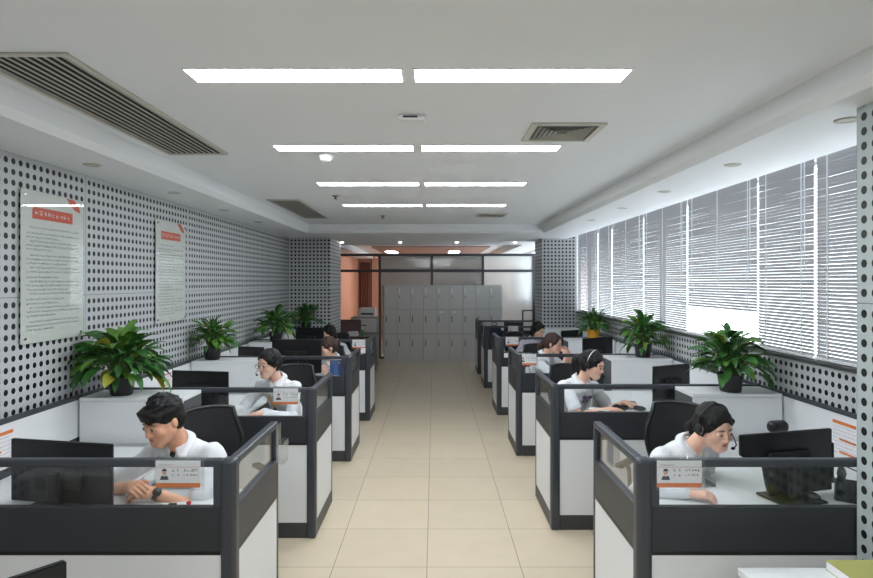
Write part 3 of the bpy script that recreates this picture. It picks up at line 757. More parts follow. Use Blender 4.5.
# papers on the wall-side partition
def wall_paper(s, y0, y1, z0, z1, label, name='posted_sheet', cols=('orange', 'ink2')):
    x = (XWL + 0.006 + 0.001) if s < 0 else (XWR - 0.006 - 0.001)
    root = empty(name, (x, (y0 + y1) / 2, z0), 0, label, 'paper notice', 'paper notices on the partitions')
    W = (y1 - y0) / 2; H = z1 - z0; n_ = -s
    MB().box(*sorted((0, n_ * 0.001)), -W, W, 0, H).build('sheet', M['paper'], root)
    X_ = n_ * 0.0014; P = lambda u, v: (X_, u, v)
    o = MB()
    for zz in (0.80, 0.42, 0.12): o.quad(P(-W * 0.85, H * zz), P(W * (0.85 if zz > 0.5 else 0.35), H * zz), P(W * (0.85 if zz > 0.5 else 0.35), H * (zz + (0.08 if zz > 0.5 else 0.05))), P(-W * 0.85, H * (zz + (0.08 if zz > 0.5 else 0.05))))
    o.build('orange_print', M[cols[0]], root)
    t = MB(); zz = H * 0.72
    while zz > H * 0.05:
        u = -W * 0.8
        while u < W * 0.75: glyph(t, u, zz, 0.010, P); u += 0.013
        zz -= H * 0.09
    t.build('printed_text', M[cols[1]], root)
wall_paper(-1, 3.05, 3.42, 0.79, 1.035, 'white sheet with orange headings posted behind the front left monitor')
wall_paper(1, 3.42, 3.66, 0.79, 1.035, 'white sheet with orange headings posted behind the front right monitor')
wall_paper(-1, 5.25, 5.45, 0.9, 1.035, 'small red printed sheet posted beside the first left plant', cols=('redink', 'redink'))

# ---------------------------------------------------------------- name cards clipped over the rails
def name_card(xc, Yr, label, w_=0.19, rail=1.072, h_=0.118, ry=0.0):
    root = empty('name_card', (xc, Yr - 0.0215, rail), ry, label, 'name card', 'name cards hung on the partition rails')
    W = w_ / 2
    b = MB(); b.box(-W - 0.006, W + 0.016, -0.0085, -0.0065, -h_ - 0.012, 0.004); b.box(-W - 0.006, W + 0.016, -0.0085, 0.045, 0.001, 0.0035); b.box(-W - 0.006, W + 0.016, -0.0025, -0.001, -h_ - 0.012, 0.001)
    b.build('acrylic_holder', M['acrylic'], root)
    MB().box(-W, W, -0.0055, -0.0045, -h_, -0.004).build('card', M['paper'], root)
    Y_ = -0.0058; P = lambda u, v: (u, Y_, v)
    o = MB(); o.quad(P(-W, -h_), P(W, -h_), P(W, -h_ + 0.019), P(-W, -h_ + 0.019)); o.build('orange_stripe', M['orange'], root)
    o = MB(); o.quad(P(-W, -0.031), P(W, -0.031), P(W, -0.0325), P(-W, -0.0325)); o.build('red_line', M['redink'], root)
    f = MB(); cx, cz = -W + 0.037, -0.053
    f.add([P(cx + 0.010 * math.cos(a * PI / 8), cz + 0.013 * math.sin(a * PI / 8)) for a in range(16)], [tuple(range(16))])
    f.build('portrait_face', M['skinprint'], root)
    Y_ = -0.0060
    f = MB()
    f.add([P(cx + 0.011 * math.cos(a * PI / 8), cz + 0.004 + 0.011 * math.sin(a * PI / 8)) for a in range(9)], [tuple(range(9))])
    f.add([P(cx - 0.019, cz - 0.033), P(cx + 0.019, cz - 0.033), P(cx + 0.014, cz - 0.018), P(cx + 0.005, cz - 0.014), P(cx, cz - 0.02), P(cx - 0.005, cz - 0.014), P(cx - 0.014, cz - 0.018)], [(0, 1, 2, 3, 4, 5, 6)])
    f.build('portrait_hair_and_coat', M['ink'], root)
    t = MB()
    for r_ in range(2):
        for (u, n_) in ((-W + 0.068, 1), (-W + 0.09, 1), (-W + 0.118, 2), (-W + 0.145, 3)):
            for q in range(n_): glyph(t, u + q * 0.011, -0.052 - r_ * 0.019, 0.012 if r_ else 0.014, P)
    for q in range(8): glyph(t, -W + 0.012 + q * 0.008, -0.026, 0.007, P)
    t.build('printed_text', M['ink'], root)
name_card(-1.085, 2.60, 'name card with orange stripe on the front left partition rail')
name_card(1.04, 2.60, 'name card with orange stripe on the front right partition rail')
name_card(-1.055, 4.344, 'name card on the left rail before the person with a lanyard', 0.175)
name_card(0.985, 6.39, 'name card on the right rail before the woman holding a phone', 0.175)
name_card(1.07, 8.34, 'name card on the right rail before the dark-haired person', 0.175)
name_card(-0.985, 8.0, 'name card on the farthest left partition rail', 0.175)
name_card(1.36, 10.45, 'name card on the fifth right partition rail', 0.17)
# boxes clipped to the aisle returns
def clip_box(x, y, label, ins=None):
    root = empty('brochure_holder', (x, y, 0.96), 0, label, 'holder', 'clear holders on the aisle side of the partitions')
    b = MB()
    b.box(-0.022, -0.020, -0.05, 0.05, -0.08, 0.115); b.box(0.018, 0.020, -0.05, 0.05, -0.08, 0.03); b.box(-0.022, 0.02, -0.05, -0.048, -0.08, 0.03); b.box(-0.022, 0.02, 0.048, 0.05, -0.08, 0.03); b.box(-0.022, 0.02, -0.05, 0.05, -0.082, -0.08)
    b.build('box', M['acrylic'], root)
    if ins:
        MB().box(-0.015, -0.012, -0.042, 0.042, -0.076, 0.085).build('leaflet', M[ins], root)
        MB().box(-0.011, -0.0105, -0.03, 0.03, -0.03, 0.03).build('leaflet_print', M['redorange'], root)
clip_box(XOL + 0.046, 3.2, 'clear empty holder clipped to the front left partition end')
clip_box(XOR + 0.065, 3.15, 'clear holder with blue leaflet inside the front right partition', 'blue')
root = empty('wall_sticker', (0.995, 8.34 - 0.0225, 0.9), 0, 'small white label on the fourth right partition', 'sticker')
MB().box(-0.035, 0.035, -0.001, 0, -0.11, -0.05).build('label', M['paper'], root)
root = empty('blue_poster', (-0.98, 6.215, 0.87), 0, 'blue printed sheet behind the third left partition glass', 'paper notice')
MB().box(-0.085, 0.055, 0, 0.001, 0, 0.158).build('sheet', M['blue'], root)
MB().box(0.0, 0.018, -0.0008, 0, 0.12, 0.14).build('white_print', M['paper'], root)
root = empty('orange_sign', (-0.93, 7.965, 0.94), 0, 'small white sign on the farthest left partition', 'sign')
MB().box(-0.03, 0.03, -0.002, 0, -0.05, 0.02).build('label', M['paper'], root)

# ---------------------------------------------------------------- things on the desks
def keyboard(x, y, rz, label):
    root = empty('keyboard', (x, y, 0.753), rz, label, 'keyboard', 'black keyboards')
    MB().box(-0.21, 0.21, -0.065, 0.065, 0, 0.014, 0.004).build('base', M['black'], root)
    k = MB()
    for r_ in range(5):
        for c_ in range(15):
            k.box(-0.2 + c_ * 0.0267, -0.2 + c_ * 0.0267 + 0.022, -0.055 + r_ * 0.022, -0.055 + r_ * 0.022 + 0.018, 0.0142, 0.02)
    k.build('keys', M['matte_black'], root)
def mouse(x, y, rz, label):
    root = empty('computer_mouse', (x, y, 0.753), rz, label, 'mouse', 'black mice')
    Mx = Matrix.Diagonal((0.03, 0.055, 0.02, 1))
    b = MB(); b.ell((0, 0, 0.9), (1, 1, 1), Mx); b.build('shell', M['black'], root)
    MB().box(-0.003, 0.003, 0.015, 0.035, 0.032, 0.038, 0.001).build('scroll_wheel', M['ink'], root)
keyboard(-1.42, 2.79, 0.0, 'black keyboard before the clasped hands of the man with the wristwatch')
keyboard(1.62, 5.22, 1.0, 'black keyboard before the woman with the purple bow')
keyboard(-1.62, 4.72, 0.1, 'black keyboard before the person with a lanyard')
mouse(1.715, 5.07, 1.0, 'black mouse under the hand of the woman with the purple bow')
mouse(1.86, 3.0, 0.3, 'black mouse behind the front right monitor')
root = empty('stamp', (-1.155, 2.86, 0.753), 0, 'small red stamp on the front left desk', 'stamp')
MB().lathe([(0.012, 0), (0.014, 0.01), (0.008, 0.02), (0.012, 0.035), (0.001, 0.042)], 14).build('handle', M['red'], root)
MB().box(-0.016, 0.016, -0.012, 0.012, 0, 0.008).build('base', M['black'], root)
root = empty('stapler', (-1.235, 2.84, 0.753), 0.2, 'small black stapler on the front left desk', 'stapler')
MB().box(-0.025, 0.035, -0.012, 0.012, 0, 0.012, 0.003).build('base', M['black'], root)
MB().box(-0.008, 0.03, -0.01, 0.01, 0.014, 0.036, 0.004).build('arm', M['black'], root)
root = empty('pen', (-1.10, 2.85, 0.757), 1.2, 'dark pen on the front left desk beside the stamp', 'pen')
MB().tube([(-0.06, 0, 0), (0.05, 0, 0.0), (0.065, 0, 0.0)], [0.004, 0.004, 0.001], 8).build('barrel', M['ink'], root)
root = empty('paper_slip', (-1.49, 3.0, 0.80), 0.6, 'folded white paper held in the clasped hands', 'paper')
MB().box(-0.02, 0.13, -0.02, 0.02, 0.03, 0.0315, M=Matrix.Rotation(-0.45, 4, 'Y')).build('sheet', M['paper'], root)
root = empty('white_cable', (-1.95, 2.78, 0.757), 0, 'white cable lying by the front left monitor', 'cable')
MB().tube([(-0.2, 0.05, 0), (-0.1, -0.02, 0), (0.0, 0.03, 0), (0.12, -0.02, 0), (0.2, 0.0, 0)], 0.004, 8).build('cord', M['white'], root)
root = empty('blue_folder', (1.13, 4.72, 0.753), 0.1, 'pale blue folder on the second right desk', 'folder')
MB().box(-0.15, 0.15, -0.105, 0.105, 0.0, 0.006, 0.002).build('cover', M['lightblue'], root)
MB().box(-0.14, 0.145, -0.095, 0.095, 0.006, 0.010).build('sheets', M['paper'], root)
root = empty('document_tray', (1.33, 4.98, 0.753), -0.5, 'dark tray beside the arm of the woman with the purple bow', 'tray')
MB().box(-0.06, 0.12, -0.05, 0.05, 0.0, 0.03, 0.004).build('box', M['grey'], root)
MB().box(-0.055, 0.115, -0.045, 0.045, 0.03, 0.034).build('sheets', M['paper'], root)
root = empty('desk_camera', (2.01, 3.55, 0.753), 0.2, 'round black desk camera behind the front right monitor', 'camera')
MB().lathe([(0.05, 0), (0.05, 0.012), (0.01, 0.02)], 24).build('base', M['black'], root)
MB().tube([(0, 0, 0.01), (-0.03, 0, 0.20)], 0.016, 8).build('stem', M['black'], root)
MB().box(-0.062, 0.062, -0.035, 0.035, 0.19, 0.262, 0.032, seg=4).build('head', M['black'], root)
# telephone near the pier
root = empty('desk_telephone', (2.08, 3.0, 0.753), -0.6, 'black desk telephone beside the front right monitor', 'telephone')
MB().prism([(-0.09, 0), (0.09, 0), (0.09, 0.07), (-0.09, 0.02)], 0.17, Matrix(((0, 0, 1, -0.085), (1, 0, 0, 0), (0, 1, 0, 0), (0, 0, 0, 1))), 0.006).build('base', M['black'], root)
MB().tube([(-0.055, -0.09, 0.05), (-0.055, -0.07, 0.085), (-0.055, 0.07, 0.115), (-0.055, 0.09, 0.09)], [0.022, 0.018, 0.018, 0.022], 12).build('handset', M['matte_black'], root)
b = MB()
for i in range(4):
    for j in range(3): b.box(0.0 + j * 0.022, 0.016 + j * 0.022, -0.05 + i * 0.022, -0.036 + i * 0.022, 0.036 + i * 0.006, 0.05 + i * 0.006)
b.build('keys', M['ink'], root)
root = empty('desk_divider', (2.12, 3.28, 0.753), -0.7, 'dark upright stand between telephone and monitor at front right', 'stand')
MB().box(-0.04, 0.04, -0.03, 0.03, 0, 0.02, 0.005).build('base', M['black'], root)
MB().box(-0.035, 0.035, -0.01, 0.01, 0.02, 0.21, 0.008).build('upright', M['black'], root)
# bags and boxes in the far right cubicles
root = empty('blue_bag', (1.08, 10.9, 0.753), 0.2, 'dark blue bag on the fifth right desk', 'bag')
MB().ell((0, 0, 0.15), (0.15, 0.09, 0.15)).build('body', mat('navy_cloth', (38, 56, 78), 0.8), root)
MB().tube([(-0.06, 0, 0.26), (-0.04, 0, 0.34), (0.04, 0, 0.34), (0.06, 0, 0.26)], 0.008, 8).build('strap', M['black'], root)
root = empty('storage_box', (1.24, 8.72, 0.753), 0, 'small white box on the fourth right desk', 'box')
MB().box(-0.05, 0.05, -0.04, 0.04, 0, 0.1, 0.004).build('body', M['white'], root)
root = empty('bottle', (1.02, 6.62, 0.753), 0, 'clear white bottle on the third right desk', 'bottle')
MB().lathe([(0.03, 0), (0.033, 0.01), (0.033, 0.12), (0.012, 0.15)], 16).build('body', M['white'], root)
MB().lathe([(0.013, 0.148), (0.013, 0.17), (0.001, 0.171)], 12).build('cap', M['redorange'], root)
root = empty('pen_holder', (-1.0, 6.62, 0.753), 0, 'dark pen holder with red pens on the third left desk', 'pen holder')
MB().lathe([(0.03, 0), (0.034, 0.1), (0.03, 0.1), (0.027, 0.01)], 16).build('cup', M['black'], root)
for k in range(4): MB().tube([(0.008 * (k - 1.5), 0.0, 0.01), (0.02 * (k - 1.5), 0.01, 0.17)], 0.004, 6).build('pen', M['red'] if k % 2 else M['ink'], root)
for k, (x, y, l) in enumerate(((-1.72, 7.65, 'white paper stack by the third left plant'), (-1.2, 8.35, 'white paper stack on the farthest left desk'))):
    root = empty('paper_stack', (x, y, 0.753), 0.2, l, 'papers')
    for q in range(3): MB().box(-0.1, 0.1, -0.14, 0.14, q * 0.012, q * 0.012 + 0.011, M=Matrix.Rotation(0.1 * q, 4, 'Z')).build('sheaf', M['paper'], root)

# ---------------------------------------------------------------- office chairs
def make_chair():
    root = empty('office_chair')
    s = MB(); s.box(-0.225, 0.225, -0.22, 0.22, 0.43, 0.49, 0.028, seg=3); s.build('seat', M['mesh'], root)
    # curved mesh backrest: +y is the front of the chair
    b = MB(); n = 10; m_ = 9; vs = []; fs = []
    def bp(u, v, off):
        wv = 0.165 + 0.03 * math.sin(PI * min(1, v * 1.1)); x = u * wv
        y = -0.24 - 0.06 * v + 0.045 * (abs(u) ** 2) + 0.03 * math.sin(PI * v) + off
        z = 0.66 + 0.38 * v - 0.015 * (abs(u) ** 3) * (1 if v > 0.5 else -1)
        return (x, y, z)
    for side, off in ((0, 0.008), (1, -0.008)):
        for j in range(m_ + 1):
            for i in range(n + 1): vs.append(bp(-1 + 2 * i / n, j / m_, off))
    N = (n + 1) * (m_ + 1)
    for j in range(m_):
        for i in range(n):
            a = j * (n + 1) + i; q = (a, a + 1, a + n + 2, a + n + 1); fs.append(q); fs.append(tuple(N + t for t in q[::-1]))
    b.add(vs, fs, True); b.build('backrest', M['mesh'], root)
    ring = [bp(-1, j / 8, 0) for j in range(9)] + [bp(-1 + 2 * i / 8, 1, 0) for i in range(1, 9)] + [bp(1, 1 - j / 8, 0) for j in range(1, 9)] + [bp(1 - 2 * i / 8, 0, 0) for i in range(1, 9)]
    MB().tube(ring, 0.014, 8).build('back_frame', M['black'], root)
    MB().tube([(0, -0.05, 0.42), (0, -0.24, 0.43), (0, -0.30, 0.55), (0, -0.275, 0.75)], [0.022, 0.024, 0.024, 0.016], 10).build('back_support', M['black'], root)
    for sx in (-1, 1):
        a = MB().tube([(sx * 0.2, -0.05, 0.45), (sx * 0.245, -0.05, 0.46), (sx * 0.255, -0.06, 0.60), (sx * 0.25, -0.02, 0.66)], 0.014, 8).build('armrest', M['black'], root)
        MB().box(sx * 0.25 - 0.03, sx * 0.25 + 0.03, -0.12, 0.12, 0.66, 0.685, 0.012).build('arm_pad', M['black'], a)
    MB().tube([(0, 0, 0.10), (0, 0, 0.43)], 0.026, 12).build('gas_column', M['black'], root)
    for k in range(5):
        an = 2 * PI * k / 5 + 0.3; c_, s_ = math.cos(an), math.sin(an)
        l = MB().tube([(0, 0, 0.11), (0.26 * c_, 0.26 * s_, 0.075)], [0.025, 0.014], 8).build('leg', M['black'], root)
        MB().tube([(0.26 * c_ - 0.02 * s_, 0.26 * s_ + 0.02 * c_, 0.03), (0.26 * c_ + 0.02 * s_, 0.26 * s_ - 0.02 * c_, 0.03)], 0.03, 12).build('castor', M['matte_black'], l)
    return root
# ---------------------------------------------------------------- potted plants
def plant(x, y, z, seed, R, H, label, n=130, wrap=False, dark=False):
    rnd = random.Random(seed)
    root = empty('potted_plant', (x, y, z), 0 * rnd.uniform(0, 6), label, 'plant', 'potted plants on the cabinets')
    MB().lathe([(0.065, 0), (0.07, 0.01), (0.085, 0.115), (0.09, 0.12), (0.09, 0.13), (0.08, 0.13), (0.076, 0.1)], 28).build('pot', M['yellowpot'] if wrap else M['pot'], root)
    MB().lathe([(0.001, 0.112), (0.077, 0.108)], 24).build('soil', M['soil'], root)
    st = MB(); leaves = {0: MB(), 1: MB(), 2: MB()}
    for i in range(n):
        az = rnd.uniform(0, 2 * PI); q = (i + 0.5) / n
        el = math.radians(86 - 92 * q ** 0.9 + rnd.uniform(-12, 12))
        d = rnd.uniform(0.45, 1.0)
        # petiole arching out
        top = Vector((math.cos(az) * math.cos(el) * R * 0.66 * d, math.sin(az) * math.cos(el) * R * 0.66 * d, 0.15 + H * 0.62 * math.sin(el) * d + 0.02))
        b0 = Vector((math.cos(az) * 0.03, math.sin(az) * 0.03, 0.11))
        mid = (b0 + top) / 2 + Vector((0, 0, 0.05 + 0.04 * math.cos(el)))
        pts = [b0, (b0 + mid) / 2 + Vector((0, 0, 0.015)), mid, (mid + top) / 2 + Vector((0, 0, 0.012)), top]
        st.tube(pts, [0.0032, 0.003, 0.0027, 0.0024, 0.002], 5, False)
        # blade
        L = rnd.uniform(0.10, 0.165) * (R / 0.3); wd = L * rnd.uniform(0.16, 0.22)
        o = Vector((math.cos(az), math.sin(az), 0)); s_ = Vector((-math.sin(az), math.cos(az), 0))
        el2 = el * 0.75 + rnd.uniform(-0.4, 0.35); tw = rnd.uniform(-0.6, 0.6)
        p = top.copy(); vs = []; m_ = 7
        for k in range(m_ + 1):
            t = k / m_; ww = wd * (math.sin(PI * min(1, t * 0.93 + 0.05)) ** 0.75) * (1 - 0.25 * t)
            if k == m_: ww = 0.0006
            a = el2 - t * rnd.uniform(0.9, 1.3)
            dirv = o * math.cos(a) + Vector((0, 0, math.sin(a)))
            nrm = (-o * math.sin(a) + Vector((0, 0, math.cos(a))))
            sd = s_ * math.cos(tw) + nrm * math.sin(tw); nn = nrm * math.cos(tw) - s_ * math.sin(tw)
            vs += [p - sd * ww + nn * ww * 0.28, p.copy(), p + sd * ww + nn * ww * 0.28]
            p = p + dirv * (L / m_)
        lo_, hi_ = XL + 0.012 - x, 2.395 - x      # leaves press against wall or blinds
        vs = [Vector((min(max(v_.x, lo_), hi_), v_.y, v_.z)) for v_ in vs]
        fs = []
        for k in range(m_):
            a = k * 3; fs += [(a, a + 1, a + 4, a + 3), (a + 1, a + 2, a + 5, a + 4)]
        r_ = rnd.random()
        leaves[0 if r_ < (0.92 if dark else 0.66) else (1 if r_ < 0.97 else 2)].add(vs, fs, True)
    st.build('stems', M['stem'], root)
    leaves[0].build('foliage', M['leaf'], root); leaves[1].build('foliage', M['leaf2'], root, 'lighter green leaves')
    if leaves[2].v: leaves[2].build('foliage', M['leafy'], root, 'yellowing leaves')
plant(-2.12, 4.12, 1.06, 1, 0.36, 0.35, 'large leafy potted plant on the first left cabinet', 170)
plant(-2.19, 6.0, 1.06, 2, 0.28, 0.30, 'leafy potted plant on the second left cabinet', 130)
plant(-2.03, 7.80, 1.06, 3, 0.29, 0.36, 'bright leafy potted plant on the third left cabinet', 130)
plant(-2.02, 9.6, 1.06, 4, 0.27, 0.34, 'dark leafy potted plant before the left column', 130, False, True)
plant(2.075, 4.25, 1.06, 5, 0.31, 0.34, 'large leafy potted plant on the first right cabinet', 150)
plant(2.13, 6.19, 1.06, 6, 0.29, 0.36, 'leafy potted plant on the second right cabinet', 140)
plant(2.13, 8.12, 1.06, 7, 0.27, 0.30, 'potted plant in a yellow wrapped pot on the third right cabinet', 120, True)
# ================================================================ people
class Field:
    """distance field on a grid, polygonised to one continuous surface"""
    def __init__(s, lo, hi, h):
        s.lo = np.array(lo, float); s.h = h
        s.n = np.ceil((np.array(hi) - s.lo) / h).astype(int) + 1
        s.d = np.full(s.n, 1.0, np.float32)
    def _win(s, a, b, pad):
        i0 = np.maximum(0, np.floor((np.minimum(a, b) - pad - s.lo) / s.h).astype(int))
        i1 = np.minimum(s.n, np.ceil((np.maximum(a, b) + pad - s.lo) / s.h).astype(int) + 1)
        if np.any(i1 <= i0): return None
        g = np.meshgrid(*[s.lo[k] + s.h * np.arange(i0[k], i1[k]) for k in range(3)], indexing='ij')
        return tuple(slice(i0[k], i1[k]) for k in range(3)), g
    def _mix(s, sl, d, k, sub=False):
        a = s.d[sl]; d = d.astype(np.float32)
        if sub:
            hh = np.clip(0.5 - 0.5 * (a + d) / max(k, 1e-6), 0, 1); s.d[sl] = a * (1 - hh) + (-d) * hh + k * hh * (1 - hh)
        else:
            hh = np.clip(0.5 + 0.5 * (a - d) / max(k, 1e-6), 0, 1); s.d[sl] = a * (1 - hh) + d * hh - k * hh * (1 - hh)
    def cap(s, p, q, r1, r2, k=0.01, sub=False, flat=None):
        p = np.array(p, float); q = np.array(q, float); R = max(r1, r2)
        w_ = s._win(p, q, R + k + 0.03)
        if w_ is None: return
        sl, (X, Y, Z) = w_; v = q - p; L2 = float(v @ v) + 1e-12
        x, y, z = X - p[0], Y - p[1], Z - p[2]
        t = np.clip((x * v[0] + y * v[1] + z * v[2]) / L2, 0, 1)
        dx, dy, dz = x - t * v[0], y - t * v[1], z - t * v[2]
        if flat is not None:   # widen along one direction
            ax, f = flat; ax = np.array(ax, float); c = dx * ax[0] + dy * ax[1] + dz * ax[2]
            m = 1 - 1 / f; dx, dy, dz = dx - c * ax[0] * m, dy - c * ax[1] * m, dz - c * ax[2] * m
        s._mix(sl, np.sqrt(dx * dx + dy * dy + dz * dz) - (r1 + (r2 - r1) * t), k, sub)
    def ell(s, c, r, R=None, k=0.01, sub=False):
        c = np.array(c, float); w_ = s._win(c, c, max(r) + k + 0.03)
        if w_ is None: return
        sl, (X, Y, Z) = w_; x, y, z = X - c[0], Y - c[1], Z - c[2]
        if R is not None:
            A = np.array(R.to_3x3().transposed() if hasattr(R, 'to_3x3') else R)
            x, y, z = (A[0, 0] * x + A[0, 1] * y + A[0, 2] * z, A[1, 0] * x + A[1, 1] * y + A[1, 2] * z, A[2, 0] * x + A[2, 1] * y + A[2, 2] * z)
        a, b_, g = r
        k0 = np.sqrt((x / a) ** 2 + (y / b_) ** 2 + (z / g) ** 2); k1 = np.sqrt((x / a ** 2) ** 2 + (y / b_ ** 2) ** 2 + (z / g ** 2) ** 2) + 1e-9
        s._mix(sl, k0 * (k0 - 1) / k1, k, sub)
    def plane_cut(s, p, n_):
        """remove what lies on the side n_ points to"""
        p = np.array(p, float); n_ = np.array(n_, float); n_ = n_ / np.linalg.norm(n_)
        X = s.lo[0] + s.h * np.arange(s.n[0]); Y = s.lo[1] + s.h * np.arange(s.n[1]); Z = s.lo[2] + s.h * np.arange(s.n[2])
        pl = ((X - p[0]) * n_[0])[:, None, None] + ((Y - p[1]) * n_[1])[None, :, None] + ((Z - p[2]) * n_[2])[None, None, :]
        s.d = np.maximum(s.d, pl.astype(np.float32))
    def wrinkle(s, amp, fr, seed=0):
        rs = np.random.RandomState(seed); X = s.lo[0] + s.h * np.arange(s.n[0]); Y = s.lo[1] + s.h * np.arange(s.n[1]); Z = s.lo[2] + s.h * np.arange(s.n[2])
        m = np.abs(s.d) < 0.03; I = np.nonzero(m); x, y, z = X[I[0]], Y[I[1]], Z[I[2]]; t = np.zeros(len(x))
        for _ in range(7):
            v = rs.normal(size=3) * fr; ph = rs.uniform(0, 6.28, 2); u = rs.normal(size=3) * fr * 0.4
            t += np.sin(x * v[0] + y * v[1] + z * v[2] + ph[0] + 1.6 * np.sin(x * u[0] + y * u[1] + z * u[2] + ph[1]))
        s.d[I] += (amp * t / 3).astype(np.float32)
    def mesh(s, name, m, parent, offset, label=None):
        d = s.d; n = s.n; ins = d < 0
        c = [np.zeros(0)]
        cells = np.zeros(n - 1, np.uint8)
        for i in (0, 1):
            for j in (0, 1):
                for k in (0, 1):
                    cells += ins[i:n[0] - 1 + i, j:n[1] - 1 + j, k:n[2] - 1 + k]
        act = (cells > 0) & (cells < 8); idx = np.full(n - 1, -1, np.int64); A = np.argwhere(act); idx[act] = np.arange(len(A))
        P_ = np.zeros((len(A), 3)); C = np.zeros(len(A))
        cor = [(i, j, k) for i in (0, 1) for j in (0, 1) for k in (0, 1)]
        val = {q: d[A[:, 0] + q[0], A[:, 1] + q[1], A[:, 2] + q[2]] for q in cor}
        for a in cor:
            for ax in range(3):
                if a[ax] == 1: continue
                b_ = list(a); b_[ax] = 1; b_ = tuple(b_); va, vb = val[a], val[b_]; cr = (va < 0) != (vb < 0)
                t = np.where(cr, va / np.where(cr, va - vb, 1), 0)
                for q in range(3):
                    P_[:, q] += np.where(cr, a[q] + (t if q == ax else 0), 0)
                C += cr
        P_ = (P_ / C[:, None] + A) * s.h + s.lo - np.array(offset)
        F_ = []
        for ax in range(3):
            u, v = (ax + 1) % 3, (ax + 2) % 3
            sl0 = [slice(None)] * 3; sl1 = [slice(None)] * 3; sl0[ax] = slice(0, n[ax] - 1); sl1[ax] = slice(1, n[ax])
            e = np.argwhere(ins[tuple(sl0)] != ins[tuple(sl1)])
            e = e[(e[:, u] > 0) & (e[:, v] > 0) & (e[:, u] < n[u] - 1) & (e[:, v] < n[v] - 1)]
            def I(du, dv):
                q = e.copy(); q[:, u] -= du; q[:, v] -= dv; return idx[q[:, 0], q[:, 1], q[:, 2]]
            f = np.stack([I(1, 1), I(0, 1), I(0, 0), I(1, 0)], 1)
            fl = ~ins[e[:, 0], e[:, 1], e[:, 2]]; f[fl] = f[fl][:, ::-1]; F_.append(f)
        Fc = np.concatenate(F_)
        me = bpy.data.meshes.new(name); me.vertices.add(len(P_)); me.vertices.foreach_set('co', P_.astype(np.float32).ravel())
        me.loops.add(len(Fc) * 4); me.loops.foreach_set('vertex_index', Fc.ravel().astype(np.int32))
        me.polygons.add(len(Fc)); me.polygons.foreach_set('loop_start', (np.arange(len(Fc)) * 4).astype(np.int32))
        me.polygons.foreach_set('use_smooth', [True] * len(Fc))
        me.update(calc_edges=True); me.validate(); me.materials.append(m)
        o = bpy.data.objects.new(name, me); COL.objects.link(o); o.parent = parent
        if label: o['label'] = label
        return o

M['skin'] = mat('skin', (232, 188, 166), 0.5, sub=0.25, spec=0.35, noise=0.05, nscale=30)
M['skin_man'] = mat('skin_warm', (222, 168, 138), 0.5, sub=0.2, spec=0.35, noise=0.05, nscale=30)
M['hair'] = mat('black_hair', (14, 13, 14), 0.5, spec=0.4, bump=0.6, bscale=60, stretch=(6, 6, 1.2))
M['hair_brown'] = mat('brown_hair', (58, 40, 34), 0.45, spec=0.4, bump=0.6, bscale=60, stretch=(6, 6, 1.2))
M['shirt'] = mat('white_shirt', (226, 228, 232), 0.85, bump=0.15, bscale=900)
M['shirt_lilac'] = mat('pale_lilac_shirt', (205, 202, 218), 0.85)
M['trousers'] = mat('dark_trousers', (34, 36, 42), 0.9)
M['eye_white'] = mat('eye_white', (225, 220, 215), 0.25)
M['iris'] = mat('iris', (36, 24, 20), 0.2)
M['lips'] = mat('lips', (190, 104, 100), 0.45)
M['purple'] = mat('purple_print', (92, 52, 110), 0.7)
M['navytrim'] = mat('navy_trim', (60, 72, 110), 0.7)
M['watch'] = mat('watch_black', (20, 22, 26), 0.3)

def npv(v): return np.array(v, float)
def ik(a, c, l1, l2, pole):
    a = Vector(a); c = Vector(c); v = c - a; d = min(v.length, (l1 + l2) * 0.995); u = v.normalized()
    x = (l1 * l1 - l2 * l2 + d * d) / (2 * d); hgt = math.sqrt(max(0, l1 * l1 - x * x))
    p = Vector(pole); p = (p - u * p.dot(u)).normalized()
    return a + u * x + p * hgt, a + u * d

def hand(Fd, wr, d, nrm, side, curl=0.35, k=0.006, sc=1.0):
    """palm and five fingers; d = pointing direction, nrm = back of the hand, side = towards the thumb"""
    wr = Vector(wr); d = Vector(d).normalized(); nrm = Vector(nrm); nrm = (nrm - d * nrm.dot(d)).normalized(); sd = d.cross(nrm)
    if sd.dot(Vector(side)) < 0: sd = -sd
    s_ = sc
    Fd.cap(wr - d * 0.01, wr + d * 0.03 * s_, 0.021 * s_, 0.02 * s_, 0.012, flat=(sd, 1.25))
    for o in (-0.026, -0.009, 0.009, 0.026):   # palm
        Fd.cap(wr + d * 0.02 * s_ + sd * o * 0.7 * s_, wr + d * 0.078 * s_ + sd * o * s_, 0.0135 * s_, 0.011 * s_, 0.014)
    tips = []
    for o, L in ((0.028, 0.068), (0.0095, 0.078), (-0.0095, 0.072), (-0.028, 0.056)):
        p = wr + d * 0.082 * s_ + sd * o * s_; spread = sd * o * 1.6; a = curl * 0.7
        q = p
        for j, fr in enumerate((0.45, 0.32, 0.23)):
            dd = (d + spread).normalized() * math.cos(a) - nrm * math.sin(a); r1 = (0.0086, 0.0078, 0.0072)[j] * s_; r2 = (0.0078, 0.0072, 0.0062)[j] * s_
            q2 = q + dd * L * fr * s_; Fd.cap(q, q2, r1, r2, 0.003 if j else 0.006); q = q2; a += curl * 0.9
        tips.append(q)
    p = wr + d * 0.022 * s_ + sd * 0.020 * s_ - nrm * 0.004; dd = (d * 0.72 + sd * 0.62 - nrm * 0.25).normalized()
    q = p + dd * 0.042 * s_; Fd.cap(p, q, 0.0135 * s_, 0.0105 * s_, 0.010)
    dd = (d * 0.92 + sd * 0.25 - nrm * 0.3).normalized(); q2 = q + dd * 0.030 * s_; Fd.cap(q, q2, 0.0098 * s_, 0.0078 * s_, 0.003)
    return tips

